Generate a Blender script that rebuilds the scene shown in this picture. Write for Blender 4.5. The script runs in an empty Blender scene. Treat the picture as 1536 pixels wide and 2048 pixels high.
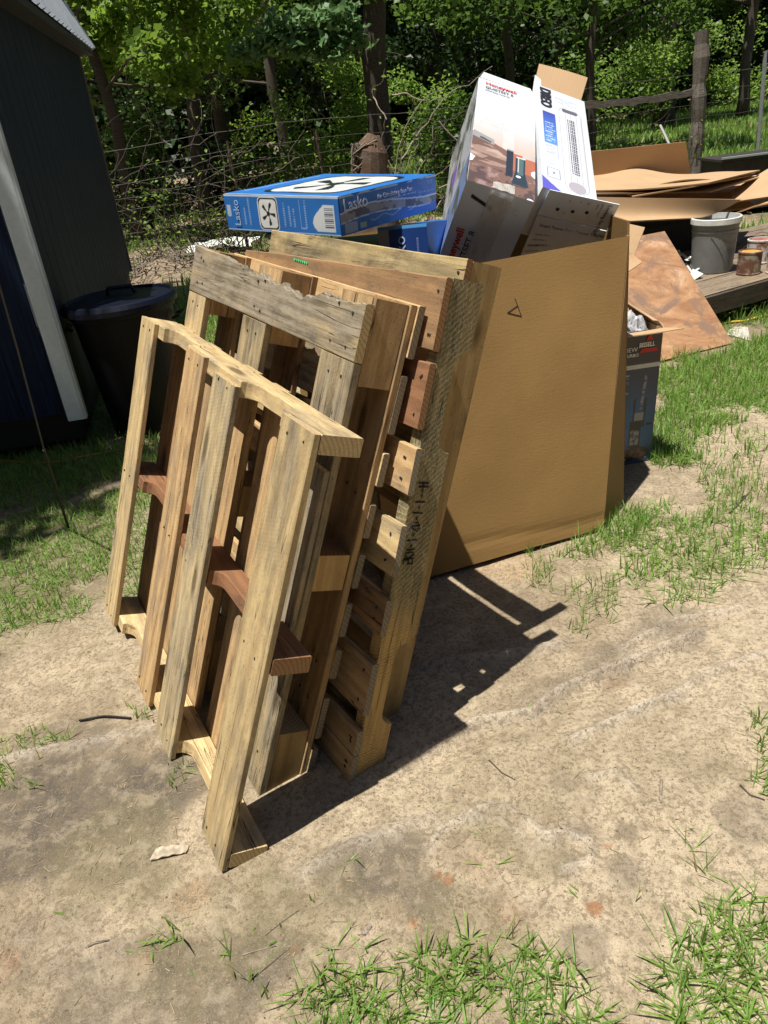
import bpy, math, random
import numpy as np
from mathutils import Matrix, Vector
R_ = math.radians
SC = bpy.context.scene

# ------------------------------------------------------------------ camera
FPX, PITCH, ROLL, HCAM = 1464.44, 0.49627, -0.12377, 1.4434
CX, CY = 768.0, 1024.0
_F = np.array([0, math.cos(PITCH), -math.sin(PITCH)]); _Rt = np.array([1., 0, 0]); _U = np.cross(_Rt, _F)
_R2 = math.cos(ROLL)*_Rt + math.sin(ROLL)*_U; _U2 = -math.sin(ROLL)*_Rt + math.cos(ROLL)*_U
_C = np.array([0, 0, HCAM])
cd = bpy.data.cameras.new('camera'); cam = bpy.data.objects.new('camera', cd); SC.collection.objects.link(cam)
cd.sensor_fit = 'VERTICAL'; cd.sensor_height = 36; cd.lens = 36*FPX/2048; cd.clip_start = .05; cd.clip_end = 500
M = Matrix.Identity(4)
for i in range(3):
    M[i][0] = _R2[i]; M[i][1] = _U2[i]; M[i][2] = -_F[i]; M[i][3] = _C[i]
cam.matrix_world = M
SC.camera = cam
def ray(px, py):
    d = _F + _R2*(px-CX)/FPX - _U2*(py-CY)/FPX
    return d/np.linalg.norm(d)
def at(px, py, z=0.0):                     # point at height z
    d = ray(px, py); return _C + d*((z-HCAM)/d[2])
def atd(px, py, dist):                     # point at a distance
    return _C + ray(px, py)*dist
def aty(px, py, y):
    d = ray(px, py); return _C + d*(y/d[1])
def proj(P):
    d = np.asarray(P, float)-_C; z = d@_F
    return CX+FPX*(d@_R2)/z, CY-FPX*(d@_U2)/z, z

# ------------------------------------------------------------------ light
SUN = np.array([-.186, -.149, .971]); SUN /= np.linalg.norm(SUN)
w = bpy.data.worlds.new("World"); SC.world = w; w.use_nodes = True
nt = w.node_tree; nt.nodes.clear()
sky = nt.nodes.new('ShaderNodeTexSky'); sky.sky_type = 'NISHITA'; sky.sun_disc = False
sky.sun_elevation = math.asin(SUN[2]); sky.sun_rotation = math.atan2(SUN[0], SUN[1])
bg = nt.nodes.new('ShaderNodeBackground'); bg.inputs[1].default_value = 0.05
wo = nt.nodes.new('ShaderNodeOutputWorld'); nt.links.new(sky.outputs[0], bg.inputs[0]); nt.links.new(bg.outputs[0], wo.inputs[0])
sl = bpy.data.lights.new('sun', 'SUN'); sl.energy = 5.0; sl.angle = R_(.53); sl.color = (1, .955, .87)
so = bpy.data.objects.new('sun', sl); SC.collection.objects.link(so)
so.rotation_euler = Vector(SUN).to_track_quat('Z', 'Y').to_euler(); so.location = (-2, -1, 8)
SC.view_settings.view_transform = 'Standard'; SC.view_settings.look = 'None'
SC.view_settings.exposure = 0.55; SC.view_settings.gamma = 1.0; SC.view_settings.use_curve_mapping = False
SC.cycles.max_bounces = 6; SC.cycles.transparent_max_bounces = 8; SC.cycles.diffuse_bounces = 3

# ------------------------------------------------------------------ helpers
rng = np.random.default_rng(7)
def link(o, parent=None):
    SC.collection.objects.link(o)
    if parent is not None: o.parent = parent
    return o
def mesh_obj(name, V, faces, mats, parent=None, mi=None, smooth=False, loc=None, mat4=None):
    me = bpy.data.meshes.new(name)
    me.from_pydata([tuple(map(float, v)) for v in V], [], [tuple(map(int, f)) for f in faces])
    for m in (mats if isinstance(mats, (list, tuple)) else [mats]): me.materials.append(m)
    if mi is not None: me.polygons.foreach_set('material_index', np.asarray(mi, np.int32))
    if smooth: me.polygons.foreach_set('use_smooth', np.ones(len(me.polygons), bool))
    me.update()
    o = bpy.data.objects.new(name, me)
    if loc is not None: o.location = loc
    if mat4 is not None: o.matrix_local = mat4
    return link(o, parent)
def quads_obj(name, V, mats, parent=None, smooth=False, col=None, rnd=None):
    """V (N,4,3): fast loose quads, one colour factor per quad"""
    n = len(V); me = bpy.data.meshes.new(name)
    me.vertices.add(n*4); me.vertices.foreach_set('co', V.reshape(-1).astype(np.float32))
    me.loops.add(n*4); me.loops.foreach_set('vertex_index', np.arange(n*4, dtype=np.int32))
    me.polygons.add(n); me.polygons.foreach_set('loop_start', np.arange(0, n*4, 4, dtype=np.int32))
    me.polygons.foreach_set('loop_total', np.full(n, 4, np.int32))
    for m in (mats if isinstance(mats, (list, tuple)) else [mats]): me.materials.append(m)
    if rnd is not None:
        a = me.attributes.new('tone', 'FLOAT', 'POINT'); a.data.foreach_set('value', np.repeat(rnd, 4).astype(np.float32))
    me.update(calc_edges=True); me.validate()
    return link(bpy.data.objects.new(name, me), parent)
def grid_obj(name, P, mats, parent=None, smooth=True, col=None, colname='paint'):
    """P (ny,nx,3) sheet"""
    ny, nx = P.shape[:2]; me = bpy.data.meshes.new(name)
    me.vertices.add(nx*ny); me.vertices.foreach_set('co', P.reshape(-1).astype(np.float32))
    i = np.arange((ny-1)*(nx-1)); r = i//(nx-1); c = i % (nx-1); a = r*nx+c
    q = np.stack([a, a+1, a+nx+1, a+nx], 1).astype(np.int32)
    me.loops.add(q.size); me.loops.foreach_set('vertex_index', q.reshape(-1))
    me.polygons.add(len(q)); me.polygons.foreach_set('loop_start', np.arange(0, q.size, 4, dtype=np.int32))
    me.polygons.foreach_set('loop_total', np.full(len(q), 4, np.int32))
    me.polygons.foreach_set('use_smooth', np.full(len(q), smooth))
    me.materials.append(mats)
    if col is not None:
        at_ = me.color_attributes.new(colname, 'FLOAT_COLOR', 'POINT')
        cc = np.ones((nx*ny, 4), np.float32); cc[:, :3] = col.reshape(-1, 3); at_.data.foreach_set('color', cc.reshape(-1))
    me.update(calc_edges=True)
    return link(bpy.data.objects.new(name, me), parent)
def empty(name, label, cat, loc=(0, 0, 0), group=None, mat4=None):
    o = bpy.data.objects.new(name, None); o.empty_display_size = .1; link(o)
    if mat4 is not None: o.matrix_world = mat4
    else: o.location = loc
    return tag(o, label, cat, group)
def tag(o, label=None, cat=None, group=None, kind=None):
    if label: o['label'] = label
    if cat: o['category'] = cat
    if group: o['group'] = group
    if kind: o['kind'] = kind
    return o
def frame(o, x, y, z):
    m = Matrix.Identity(4)
    for i in range(3): m[i][0] = x[i]; m[i][1] = y[i]; m[i][2] = z[i]; m[i][3] = o[i]
    return m
def unit(v): v = np.asarray(v, float); return v/np.linalg.norm(v)
def tube_geo(pts, rad, seg=6, cap=True):
    pts = np.asarray(pts, float); n = len(pts); rad = np.full(n, rad) if np.isscalar(rad) else np.asarray(rad, float)
    T = np.gradient(pts, axis=0); T /= np.linalg.norm(T, axis=1)[:, None]+1e-9
    ref = np.array([0, 0, 1.]) if abs(T[0][2]) < .9 else np.array([1., 0, 0])
    V = []; A = np.cross(T[0], ref); A /= np.linalg.norm(A)
    for i in range(n):
        A = A-T[i]*(A@T[i]); A /= np.linalg.norm(A)+1e-9; B = np.cross(T[i], A)
        for k in range(seg):
            t = 2*math.pi*k/seg; V.append(pts[i]+rad[i]*(math.cos(t)*A+math.sin(t)*B))
    F = [(i*seg+k, i*seg+(k+1) % seg, (i+1)*seg+(k+1) % seg, (i+1)*seg+k) for i in range(n-1) for k in range(seg)]
    if cap: F += [tuple(range(seg))[::-1], tuple((n-1)*seg+k for k in range(seg))]
    return V, F
class MB:
    def __init__(s): s.V = []; s.F = []; s.M = []
    def add(s, V, F, m=0):
        b = len(s.V); s.V += list(V); s.F += [tuple(i+b for i in f) for f in F]; s.M += [m]*len(F)
    def tube(s, pts, r, seg=6, m=0): s.add(*tube_geo(pts, r, seg), m)
    def box(s, a, b, m=0):
        x0, y0, z0 = a; x1, y1, z1 = b
        s.add([(x0,y0,z0),(x1,y0,z0),(x1,y1,z0),(x0,y1,z0),(x0,y0,z1),(x1,y0,z1),(x1,y1,z1),(x0,y1,z1)],
              [(0,3,2,1),(4,5,6,7),(0,1,5,4),(1,2,6,5),(2,3,7,6),(3,0,4,7)], m)
    def lathe(s, prof, seg=32, m=0, c=(0, 0)):
        V = [(c[0]+r*math.cos(2*math.pi*k/seg), c[1]+r*math.sin(2*math.pi*k/seg), z) for r, z in prof for k in range(seg)]
        F = [(i*seg+k, i*seg+(k+1) % seg, (i+1)*seg+(k+1) % seg, (i+1)*seg+k) for i in range(len(prof)-1) for k in range(seg)]
        s.add(V, F, m)
    def build(s, name, mats, parent=None, smooth=False, **k):
        return mesh_obj(name, s.V, s.F, mats, parent, s.M, smooth, **k)
def slab(name, c, th, mat, parent=None, nu=24, nv=24, disp=None, edge=None, jag=0):
    """curved sheet of thickness th from corners c = [BL, BR, TR, TL]; disp(u,v) offsets along the normal"""
    c = [np.asarray(a, float) for a in c]
    u = np.linspace(0, 1, nu+1); v = np.linspace(0, 1, nv+1); U, Vv = np.meshgrid(u, v)
    P = ((1-U)*(1-Vv))[..., None]*c[0]+(U*(1-Vv))[..., None]*c[1]+(U*Vv)[..., None]*c[2]+((1-U)*Vv)[..., None]*c[3]
    if jag: P += 0
    n = unit(np.cross(c[1]-c[0], c[3]-c[0]))
    if disp is not None: P = P+disp(U, Vv)[..., None]*n
    N = np.cross(np.gradient(P, axis=1), np.gradient(P, axis=0)); N /= np.linalg.norm(N, axis=2)[..., None]+1e-12
    A = P+N*th/2; B = P-N*th/2
    ny, nx = U.shape; V = np.concatenate([A.reshape(-1, 3), B.reshape(-1, 3)]); o = nx*ny; F = []; MI = []
    for r in range(ny-1):
        for q in range(nx-1):
            a = r*nx+q; F.append((a, a+1, a+nx+1, a+nx)); F.append((o+a, o+a+nx, o+a+nx+1, o+a+1)); MI += [0, 0]
    ring = [q for q in range(nx)]+[r*nx+nx-1 for r in range(1, ny)]+[(ny-1)*nx+q for q in range(nx-2, -1, -1)]+[r*nx for r in range(ny-2, 0, -1)]
    for i in range(len(ring)):
        a, b = ring[i], ring[(i+1) % len(ring)]; F.append((b, a, o+a, o+b)); MI.append(1 if edge else 0)
    return mesh_obj(name, V, F, [mat, edge] if edge else mat, parent, MI)

# ------------------------------------------------------------------ materials
def newmat(name):
    m = bpy.data.materials.new(name); m.use_nodes = True; t = m.node_tree
    b = t.nodes['Principled BSDF']; return m, t, b
class NG:
    """tiny node-building helper"""
    def __init__(s, t): s.t = t
    def n(s, ty, **k):
        x = s.t.nodes.new(ty)
        for a, v in k.items(): setattr(x, a, v)
        return x
    def l(s, a, b): s.t.links.new(a, b)
    def val(s, inp, v):
        if hasattr(v, 'is_linked') or hasattr(v, 'links'): s.l(v, inp)
        else: inp.default_value = v
    def math(s, op, a, b=None, clamp=False):
        x = s.n('ShaderNodeMath', operation=op, use_clamp=clamp); s.val(x.inputs[0], a)
        if b is not None: s.val(x.inputs[1], b)
        return x.outputs[0]
    def vmul(s, vec, sc):
        x = s.n('ShaderNodeVectorMath', operation='MULTIPLY'); s.l(vec, x.inputs[0]); x.inputs[1].default_value = sc; return x.outputs[0]
    def vadd(s, vec, b):
        x = s.n('ShaderNodeVectorMath', operation='ADD'); s.l(vec, x.inputs[0]); s.val(x.inputs[1], b); return x.outputs[0]
    def noise(s, vec, scale=1, detail=4, rough=.55, dist=0):
        x = s.n('ShaderNodeTexNoise'); s.l(vec, x.inputs['Vector']); x.inputs['Scale'].default_value = scale
        x.inputs['Detail'].default_value = detail; x.inputs['Roughness'].default_value = rough; x.inputs['Distortion'].default_value = dist
        return x.outputs[0]
    def ramp(s, f, stops, interp='LINEAR'):
        x = s.n('ShaderNodeValToRGB'); s.l(f, x.inputs[0]); e = x.color_ramp.elements; x.color_ramp.interpolation = interp
        while len(e) < len(stops): e.new(.5)
        for i, (p, c) in enumerate(stops):
            e[i].position = p; e[i].color = (c, c, c, 1) if np.isscalar(c) else (*c, 1)
        return x.outputs[0]
    def mix(s, f, a, b, mode='MIX'):
        x = s.n('ShaderNodeMix', data_type='RGBA', blend_type=mode); s.val(x.inputs[0], f)
        for i, v in ((6, a), (7, b)):
            if hasattr(v, 'links'): s.l(v, x.inputs[i])
            else: x.inputs[i].default_value = (*v, 1)
        return x.outputs[2]
    def bump(s, h, st=.3, dist=.002, normal=None):
        x = s.n('ShaderNodeBump'); s.l(h, x.inputs['Height']); x.inputs['Strength'].default_value = st; x.inputs['Distance'].default_value = dist
        if normal: s.l(normal, x.inputs['Normal'])
        return x.outputs[0]

def wood(name, light, dark, grey=.3, greyc=(.17, .155, .13), saw=.5, spots=.25, stain=(.05, .045, .04), speck=0, lines=.5, split=None):
    m, t, b = newmat(name); g = NG(t)
    tc = g.n('ShaderNodeTexCoord'); oi = g.n('ShaderNodeObjectInfo')
    off = g.math('MULTIPLY', oi.outputs['Random'], 37.0); vo = g.vadd(tc.outputs['Object'], 0) if False else None
    cb = g.n('ShaderNodeCombineXYZ'); g.l(off, cb.inputs[0]); g.l(off, cb.inputs[1]); g.l(off, cb.inputs[2])
    v = g.n('ShaderNodeVectorMath', operation='ADD'); g.l(tc.outputs['Object'], v.inputs[0]); g.l(cb.outputs[0], v.inputs[1]); v = v.outputs[0]
    fine = g.noise(g.vmul(v, (4, 95, 95)), 1, 5, .7)
    # growth-ring figure
    wv = g.n('ShaderNodeTexWave', wave_type='BANDS', bands_direction='DIAGONAL'); g.l(g.vmul(v, (.55, 9, 9)), wv.inputs['Vector'])
    wv.inputs['Scale'].default_value = 1.6; wv.inputs['Distortion'].default_value = 7; wv.inputs['Detail'].default_value = 2; wv.inputs['Detail Scale'].default_value = .8
    c = g.mix(g.ramp(wv.outputs[1], [(.25, 0), (.8, 1)]), light, tuple(l*.62+d*.38 for l, d in zip(light, dark)))
    c = g.mix(g.math('MULTIPLY', g.ramp(fine, [(.34, 1), (.58, 0)]), lines*.75), c, tuple(l*.3+d*.7 for l, d in zip(light, dark)))
    mot = g.noise(g.vmul(v, (16, 34, 34)), 1, 7, .75); c = g.mix(g.math('MULTIPLY', g.ramp(mot, [(.5, 0), (.64, 1)]), .45), c, tuple(l*.3+d*.55 for l, d in zip(light, dark)))
    c = g.mix(g.math('MULTIPLY', g.ramp(g.noise(g.vmul(v, (9, 25, 25)), 1, 5, .7), [(.55, 0), (.68, 1)]), .35), c, tuple(min(1, l*1.25) for l in light))
    # weathered grey
    wm = g.noise(g.vmul(v, (4.2, 11, 11)), 1, 7, .68, .4)
    wmask = g.ramp(wm, [(max(0, .62-grey*.42), 0), (min(1, .78-grey*.3), 1)])
    gc = g.mix(g.ramp(g.math('ADD', g.math('MULTIPLY', fine, .6), g.math('MULTIPLY', mot, .4)), [(.42, 0), (.58, 1)]), tuple(x*.4 for x in greyc), tuple(x*1.5 for x in greyc))
    c = g.mix(g.math('MULTIPLY', wmask, .8), c, gc)
    # saw marks across the board
    sw = g.n('ShaderNodeTexWave', wave_type='BANDS', bands_direction='X'); sv = g.n('ShaderNodeMapping'); g.l(v, sv.inputs[0]); sv.inputs['Rotation'].default_value = (0, .35, .25)
    g.l(sv.outputs[0], sw.inputs['Vector']); sw.inputs['Scale'].default_value = 38; sw.inputs['Distortion'].default_value = 5; sw.inputs['Detail'].default_value = 3; sw.inputs['Detail Scale'].default_value = 2.5
    swm = g.math('MULTIPLY', g.ramp(sw.outputs[1], [(.55, 0), (.95, 1)]), g.ramp(g.noise(v, 9, 3), [(.42, 0), (.62, 1)]))
    c = g.mix(g.math('MULTIPLY', swm, saw*.22), c, tuple(x*.45 for x in dark))
    # dirt blotches and tiny dark specks
    bl = g.ramp(g.noise(g.vmul(v, (7, 16, 16)), 1, 6, .7), [(.56, 0), (.72, 1)])
    c = g.mix(g.math('MULTIPLY', bl, spots*1.6, True), c, stain)
    sp = g.ramp(g.noise(g.vmul(v, (90, 240, 240)), 1, 2, .5), [(.66, 0), (.74, 1)])
    c = g.mix(g.math('MULTIPLY', sp, .55), c, tuple(x*.3 for x in dark))
    if speck:
        s1 = g.ramp(g.noise(g.vmul(v, (130, 190, 190)), 1, 3, .7), [(.54, 0), (.64, 1)])
        c = g.mix(g.math('MULTIPLY', s1, speck), c, (.55, .5, .34))
    if split:   # one half greened and rough, the other half still yellow
        sx3 = g.n('ShaderNodeSeparateXYZ'); g.l(tc.outputs['Object'], sx3.inputs[0]); sm = g.ramp(g.math('ADD', sx3.outputs[0], g.math('MULTIPLY', g.noise(v, 9, 4), .12)), [(split-.04, 1), (split+.08, 0)])
        dg = g.n('ShaderNodeTexWave', wave_type='BANDS', bands_direction='X'); dm = g.n('ShaderNodeMapping'); g.l(v, dm.inputs[0]); dm.inputs['Rotation'].default_value = (0, .0, .75); g.l(dm.outputs[0], dg.inputs['Vector']); dg.inputs['Scale'].default_value = 30; dg.inputs['Distortion'].default_value = 3; dg.inputs['Detail'].default_value = 4
        c = g.mix(g.math('MULTIPLY', g.ramp(dg.outputs[1], [(.8, 0), (.97, 1)]), .4), c, (.5, .47, .33))
        ye = g.mix(g.math('MULTIPLY', g.ramp(fine, [(.36, 1), (.56, 0)]), .5), (.56, .38, .15), (.28, .17, .07)); ye = g.mix(g.math('MULTIPLY', swm, .6), ye, (.14, .09, .04))
        c = g.mix(sm, c, ye)
    # drying cracks along the grain
    ck = g.math('ABSOLUTE', g.math('SUBTRACT', g.noise(g.vmul(v, (1.1, 26, 26)), 1, 3, .6, .5), .5)); cm = g.math('MULTIPLY', g.ramp(ck, [(.0025, 1), (.0075, 0)]), g.ramp(g.noise(v, 4, 2), [(.46, 0), (.54, 1)]))
    c = g.mix(g.math('MULTIPLY', cm, .9), c, (.015, .011, .008))
    # knots
    vr = g.n('ShaderNodeTexVoronoi'); g.l(g.vmul(v, (2.1, 7, 7)), vr.inputs['Vector']); vr.inputs['Scale'].default_value = 1
    kn = g.ramp(vr.outputs['Distance'], [(.07, 1), (.14, 0)])
    c = g.mix(g.math('MULTIPLY', kn, .75), c, tuple(x*.28 for x in dark))
    hv = g.n('ShaderNodeHueSaturation'); g.l(c, hv.inputs['Color'])
    g.l(g.math('ADD', g.math('MULTIPLY', oi.outputs['Random'], .38), .8), hv.inputs['Value'])
    g.l(hv.outputs[0], b.inputs['Base Color']); b.inputs['Roughness'].default_value = .82; b.inputs['Specular IOR Level'].default_value = .25
    h = g.math('SUBTRACT', g.math('ADD', g.math('MULTIPLY', fine, .3), g.math('MULTIPLY', g.noise(g.vmul(v, (150, 300, 300)), 1, 3, .6), .55)), g.math('MULTIPLY', cm, 1.2))
    g.l(g.bump(h, .7, .002), b.inputs['Normal'])
    return m
def endgrain(name, light, dark):
    m, t, b = newmat(name); g = NG(t)
    tc = g.n('ShaderNodeTexCoord'); oi = g.n('ShaderNodeObjectInfo')
    off = g.n('ShaderNodeCombineXYZ'); g.l(g.math('MULTIPLY', oi.outputs['Random'], .13), off.inputs[1]); g.l(g.math('MULTIPLY', oi.outputs['Random'], .07), off.inputs[2])
    v = g.n('ShaderNodeVectorMath', operation='ADD'); g.l(tc.outputs['Object'], v.inputs[0]); g.l(off.outputs[0], v.inputs[1])
    wv = g.n('ShaderNodeTexWave', wave_type='RINGS', rings_direction='X'); g.l(v.outputs[0], wv.inputs['Vector']); wv.inputs['Scale'].default_value = 34
    wv.inputs['Distortion'].default_value = 3; wv.inputs['Detail'].default_value = 2; wv.inputs['Detail Scale'].default_value = .5
    n = g.noise(v.outputs[0], 420, 3)
    c = g.mix(g.math('MULTIPLY', g.ramp(wv.outputs[1], [(.45, 0), (.85, 1)]), .38), light, dark)
    c = g.mix(g.math('MULTIPLY', g.ramp(n, [(.5, 0), (.7, 1)]), .5), c, tuple(x*.5 for x in dark))
    g.l(c, b.inputs['Base Color']); b.inputs['Roughness'].default_value = .9; b.inputs['Specular IOR Level'].default_value = .15
    g.l(g.bump(n, .6, .002), b.inputs['Normal']); return m
W_PALE = wood('pale_weathered_pine', (.60, .455, .235), (.29, .185, .085), grey=.38, greyc=(.20, .17, .13), spots=.2)
W_GREY = wood('grey_weathered_pine', (.48, .37, .2), (.19, .13, .065), grey=.66, greyc=(.19, .165, .125), spots=.35, saw=.8)
W_TAN = wood('tan_hardwood', (.52, .35, .175), (.24, .14, .06), grey=.3, greyc=(.2, .16, .12), spots=.18)
W_FRESH = wood('yellow_pine', (.52, .35, .15), (.28, .16, .06), grey=.05, spots=.08, saw=.25)
W_RED = wood('reddish_hardwood', (.32, .16, .08), (.15, .07, .035), grey=.1, greyc=(.12, .08, .06), spots=.25)
W_DARK = wood('dark_hardwood', (.36, .215, .105), (.13, .08, .045), grey=.3, greyc=(.1, .08, .06), spots=.3)
W_CLEAN = wood('clean_yellow_pine', (.50, .355, .16), (.27, .16, .065), grey=.16, greyc=(.2, .165, .11), spots=.12, saw=.15)
W_SILVER = wood('silver_weathered_pine', (.50, .38, .2), (.18, .12, .06), grey=.95, greyc=(.185, .165, .135), spots=.3)
W_GREEN = wood('mossy_rough_pine', (.36, .27, .12), (.15, .11, .05), grey=.6, greyc=(.15, .135, .075), spots=.3, speck=.45, saw=.9, split=.5)
W_STAMP = wood('yellow_grey_pine', (.52, .40, .2), (.25, .16, .07), grey=.45, greyc=(.17, .14, .09), spots=.3, saw=.9)
EG = endgrain('end_grain', (.5, .38, .2), (.22, .13, .06))
EG_GREY = endgrain('grey_end_grain', (.27, .23, .17), (.12, .09, .06))
EG_DARK = endgrain('dark_end_grain', (.3, .17, .08), (.12, .06, .03))
def plain(name, col, rough=.6, spec=.5, metal=0, noise=0, nscale=30, bump=0, trans=0, alpha=1, coat=0):
    m, t, b = newmat(name); g = NG(t)
    b.inputs['Roughness'].default_value = rough; b.inputs['Specular IOR Level'].default_value = spec; b.inputs['Metallic'].default_value = metal
    tc = g.n('ShaderNodeTexCoord'); n = g.noise(tc.outputs['Object'], nscale, 4)
    g.l(g.mix(g.math('MULTIPLY', g.ramp(n, [(.35, 0), (.65, 1)]), 1.0), tuple(c*(1-noise) for c in col), tuple(min(1, c*(1+noise*.6)) for c in col)), b.inputs['Base Color'])
    if bump: g.l(g.bump(n, bump, .003), b.inputs['Normal'])
    if coat: b.inputs['Coat Weight'].default_value = coat
    return m
NAIL = plain('nail_rust', (.035, .028, .024), .7, .4, noise=.4, nscale=300)
BLACK = plain('black_ink', (.012, .012, .014), .6, .3)
def cardboard(name, col, flute=(0, 0, 1), fs=230, bump=.25, crinkle=.3, dirt=.15):
    m, t, b = newmat(name); g = NG(t); tc = g.n('ShaderNodeTexCoord'); v = tc.outputs['Object']
    ax = {'X': 'X', 'Y': 'Y', 'Z': 'Z'}
    wv = g.n('ShaderNodeTexWave', wave_type='BANDS', bands_direction=flute if isinstance(flute, str) else 'Z'); g.l(v, wv.inputs['Vector']); wv.inputs['Scale'].default_value = fs/6.28; wv.inputs['Distortion'].default_value = .4
    n1 = g.noise(g.vmul(v, (48, 48, 190) if crinkle > .2 else (14, 14, 60)), 1, 3, .55, .3); n2 = g.noise(v, 3.2, 4); n3 = g.noise(v, 500, 2)
    c = g.mix(g.ramp(n2, [(.3, 0), (.7, 1)]), tuple(x*.9 for x in col), tuple(x*1.07 for x in col))
    c = g.mix(g.math('MULTIPLY', g.ramp(n3, [(.55, 0), (.75, 1)]), .18), c, tuple(x*.45 for x in col))
    c = g.mix(g.math('MULTIPLY', g.ramp(wv.outputs[1], [(.3, 0), (.9, 1)]), .07), c, tuple(x*.6 for x in col))
    c = g.mix(g.math('MULTIPLY', g.ramp(g.noise(v, 7, 5, .7), [(.6, 0), (.8, 1)]), dirt), c, tuple(x*.4 for x in col))
    g.l(c, b.inputs['Base Color']); b.inputs['Roughness'].default_value = .75; b.inputs['Specular IOR Level'].default_value = .25
    h = g.math('ADD', g.math('MULTIPLY', wv.outputs[1], bump), g.math('MULTIPLY', n1, crinkle*2))
    g.l(g.bump(h, .6, .0016), b.inputs['Normal']); return m
CARD = cardboard('brown_cardboard', (.285, .172, .062), 'X', 420, bump=.15, crinkle=.28, dirt=.1)
CARD2 = cardboard('kraft_cardboard', (.45, .30, .17), 'X', 200, crinkle=.12)
CARD_E = cardboard('cardboard_edge', (.36, .21, .1), 'X', 900, bump=1)
def painted(name, rough=.35, coat=.3, bump=.1):
    m, t, b = newmat(name); g = NG(t); a = g.n('ShaderNodeAttribute', attribute_name='paint'); tc = g.n('ShaderNodeTexCoord')
    g.l(a.outputs['Color'], b.inputs['Base Color']); b.inputs['Roughness'].default_value = rough; b.inputs['Coat Weight'].default_value = coat; b.inputs['Coat Roughness'].default_value = .25
    n = g.noise(tc.outputs['Object'], 22, 5, .6)
    g.l(g.bump(n, bump, .006), b.inputs['Normal']); return m
PRINT = painted('printed_card')
def leafmat(name, a, b_, trans=.35, rough=.45, dry=False):
    m, t, b = newmat(name); g = NG(t); at_ = g.n('ShaderNodeAttribute', attribute_name='tone')
    c = g.mix(at_.outputs['Fac'], a, b_)
    if dry: c = g.mix(g.ramp(at_.outputs['Fac'], [(.94, 0), (.96, 1)]), c, (.36, .29, .15))
    tc = g.n('ShaderNodeTexCoord'); c = g.mix(g.math('MULTIPLY', g.ramp(g.noise(tc.outputs['Object'], 1.3, 3), [(.35, 0), (.65, 1)]), .4), c, tuple(x*.6 for x in b_))
    t.nodes.remove(b); out = t.nodes['Material Output']
    d = g.n('ShaderNodeBsdfPrincipled'); d.inputs['Roughness'].default_value = rough; d.inputs['Specular IOR Level'].default_value = .35; g.l(c, d.inputs['Base Color'])
    tr = g.n('ShaderNodeBsdfTranslucent'); hs = g.n('ShaderNodeHueSaturation'); g.l(c, hs.inputs['Color']); hs.inputs['Hue'].default_value = .485; hs.inputs['Value'].default_value = 1.5; g.l(hs.outputs[0], tr.inputs['Color'])
    mx = g.n('ShaderNodeMixShader'); mx.inputs[0].default_value = trans; g.l(d.outputs[0], mx.inputs[1]); g.l(tr.outputs[0], mx.inputs[2]); g.l(mx.outputs[0], out.inputs[0])
    return m
LEAF = leafmat('tree_leaf', (.035, .075, .014), (.10, .19, .03), .45)
LEAF_B = leafmat('bright_leaf', (.09, .17, .025), (.22, .36, .05), .5)
LEAF_SUN = leafmat('sunlit_leaf', (.10, .20, .035), (.24, .38, .07), .5)  # brighter leaf colour, stands in for sunlight on shrubs under the canopy
LEAF_D = leafmat('dark_leaf', (.012, .03, .008), (.035, .075, .016), .25)
GRASS = leafmat('grass_blade', (.09, .19, .03), (.27, .44, .09), .4, dry=True)
STRAW = leafmat('dry_straw', (.2, .14, .07), (.42, .33, .19), .1, .8)
BARK = wood('bark', (.1, .08, .06), (.03, .022, .018), grey=.3, greyc=(.09, .08, .07), spots=.3)
TWIG = wood('dead_twig', (.3, .25, .19), (.12, .09, .07), grey=.4, greyc=(.24, .21, .18), spots=.2)
VINEM = wood('vine_bark', (.13, .10, .075), (.05, .04, .03), grey=.4, greyc=(.10, .09, .075), spots=.2)
OLDPOST = wood('old_fence_wood', (.22, .18, .145), (.09, .07, .055), grey=.6, greyc=(.21, .19, .165), spots=.3)
WIRE = plain('galvanised_wire', (.11, .10, .09), .5, .5, .6, .3)

# ------------------------------------------------------------------ ground
def smooth_noise(X, Y, sc, seed, oct=4):
    r = np.random.default_rng(seed); out = np.zeros_like(X); amp = 1; tot = 0
    for o in range(oct):
        G = r.random((64, 64)); u = X/sc*(2**o); v = Y/sc*(2**o); i = np.floor(u).astype(int); j = np.floor(v).astype(int)
        fu = u-i; fv = v-j; fu = fu*fu*(3-2*fu); fv = fv*fv*(3-2*fv)
        g = lambda a, b: G[a % 64, b % 64]
        out += amp*((g(i, j)*(1-fu)+g(i+1, j)*fu)*(1-fv)+(g(i, j+1)*(1-fu)+g(i+1, j+1)*fu)*fv); tot += amp; amp *= .5
    return out/tot
def seg_dist(X, Y, pts):
    d = np.full(X.shape, 1e9)
    for (ax, ay), (bx, by) in zip(pts[:-1], pts[1:]):
        L2 = (bx-ax)**2+(by-ay)**2+1e-12; t = np.clip(((X-ax)*(bx-ax)+(Y-ay)*(by-ay))/L2, 0, 1)
        d = np.minimum(d, np.hypot(X-ax-t*(bx-ax), Y-ay-t*(by-ay)))
    return d
def G2(px, py): p = at(px, py); return (p[0], p[1])
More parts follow.
